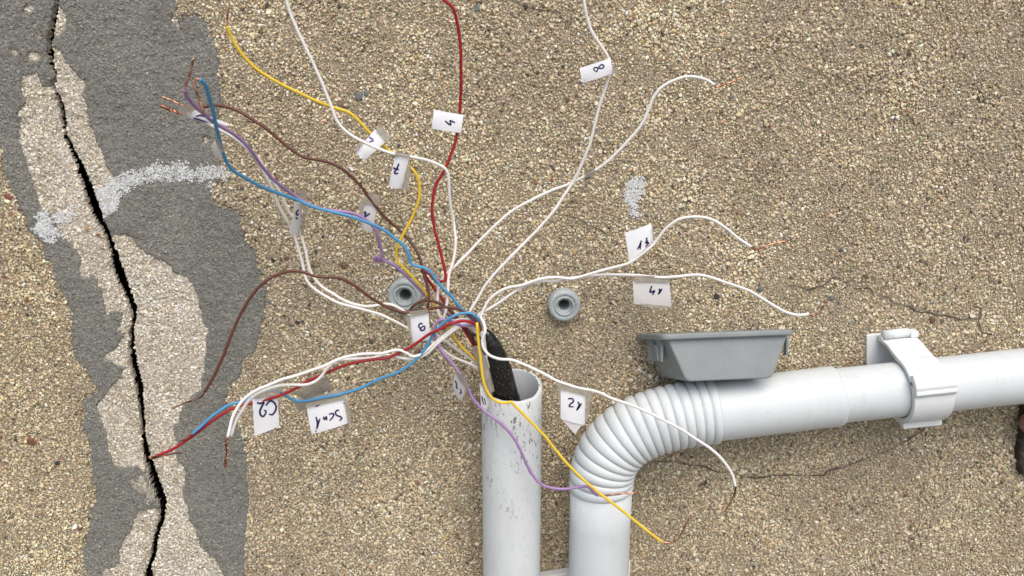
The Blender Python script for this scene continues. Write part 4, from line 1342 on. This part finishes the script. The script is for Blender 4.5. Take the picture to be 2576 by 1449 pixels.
# ------------------------------------------------------------------ grey cover resting on the pipe
zt_ = zoomed(2200, 1120, 2760, 2576)
tilt = math.radians(-17.0)
oF = 0.050
cF = P(*zt_(1370, 500), oF)
X_ = P(*zt_(2000, 830), oF) - P(*zt_(790, 880), oF)
X_ /= np.linalg.norm(X_)
BACK = np.array([0, math.cos(tilt), math.sin(tilt)])
BACK -= X_ * np.dot(BACK, X_)
BACK /= np.linalg.norm(BACK)
UPV = np.cross(X_, BACK)
if UPV[2] < 0:
    UPV = -UPV
NF = BACK.copy()
BACK = BACK - 0.22 * X_
BACK /= np.linalg.norm(BACK)
DEP = 0.046


def onF(a, b, d=0.0):
    return plane_hit(*zt_(a, b), cF + NF * d, NF)


e = empty("junction_box_cover", onF(1400, 860), "grey plastic box cover lying flange up on the white pipe", "box cover")


def hull(f, g):
    n = len(f)
    return list(f) + list(g), [tuple(range(n)), tuple(range(2 * n - 1, n - 1, -1))] + [(i, n + i, n + (i + 1) % n, (i + 1) % n) for i in range(n)]


tf = [onF(a, b) for a, b in [(432, 195), (2345, 120), (2125, 745), (2090, 810), (2010, 833), (800, 882), (745, 865), (705, 820)]]
bevel(build("tray", *hull(tf, [p + BACK * (DEP - 0.004) for p in tf]), "grey_plastic", e, False), 0.0011, 3)
f0, f1 = onF(352, 180, -0.004), onF(2470, 98, -0.004)
wv = np.linalg.norm(f1 - f0)
fx = (f1 - f0) / wv
pts2 = []
rc = 0.005
for cx_, cy_, a0 in ((wv - rc, DEP - rc + 0.005, 0), (rc, DEP - rc + 0.005, 90), (rc, rc, 180), (wv - rc, rc, 270)):
    for a in np.linspace(a0, a0 + 90, 8):
        pts2.append((cx_ + rc * math.cos(math.radians(a)), cy_ + rc * math.sin(math.radians(a))))
th = 0.0042
bot = [f0 + fx * a + BACK * b - UPV * th * 0.5 for a, b in pts2]
tpp = [f0 + fx * a + BACK * b + UPV * th * 0.5 for a, b in pts2]
bevel(build("flange", *hull(bot, tpp), "grey_plastic", e, False), 0.0013, 3)
for poly, d0 in (([(268, 200), (385, 200), (382, 240), (364, 572), (338, 576), (322, 320), (300, 310), (290, 250)], 0.010), ([(248, 300), (305, 300), (338, 566), (280, 556)], 0.0145),
                 ([(150, 210), (250, 210), (252, 560), (215, 562), (205, 320), (175, 300)], 0.024), ([(130, 302), (190, 302), (222, 562), (172, 552)], 0.0285),
                 ([(2318, 160), (2368, 160), (2345, 470), (2312, 470)], 0.012)):
    pf = [onF(a, b, d0) for a, b in poly]
    bevel(build("clip_prong", *hull(pf, [p + BACK * 0.004 for p in pf]), "grey_plastic", e, False), 0.0005)

# ------------------------------------------------------------------ made-up dark solid for a chipped hole at the picture edge
e = empty("edge_stand_in", P(2580, 1210, 0), "made-up dark solid standing for a hole, with a brown knob cut off by the picture edge under the pipe", "stand-in")


def slab(poly, o0, o1):
    f = [P(a, b, o1) for a, b in poly]
    g = [np.array([q[0], -o0, q[2]]) for q in f]
    n = len(f)
    return f + g, [tuple(range(n)), tuple(range(2 * n - 1, n - 1, -1))] + [(i, n + i, n + (i + 1) % n, (i + 1) % n) for i in range(n)]


bevel(build("body", *slab([(2571, 1105), (2565, 1140), (2566, 1170), (2573, 1196), (2579, 1203), (2640, 1180), (2640, 1020), (2578, 1020)], -0.001, 0.008), "hole_dark", e, False), 0.0015, 3)
stub = [P(2602, 1070, 0.006), P(2598, 1068, 0.012), P(2596, 1066, 0.018), P(2596, 1066, 0.021)]
build("stub", *sweep(catmull(stub, 5), [0.0085] * 12 + [0.008, 0.007, 0.005, 0.003], 24), "brown_clay", e)
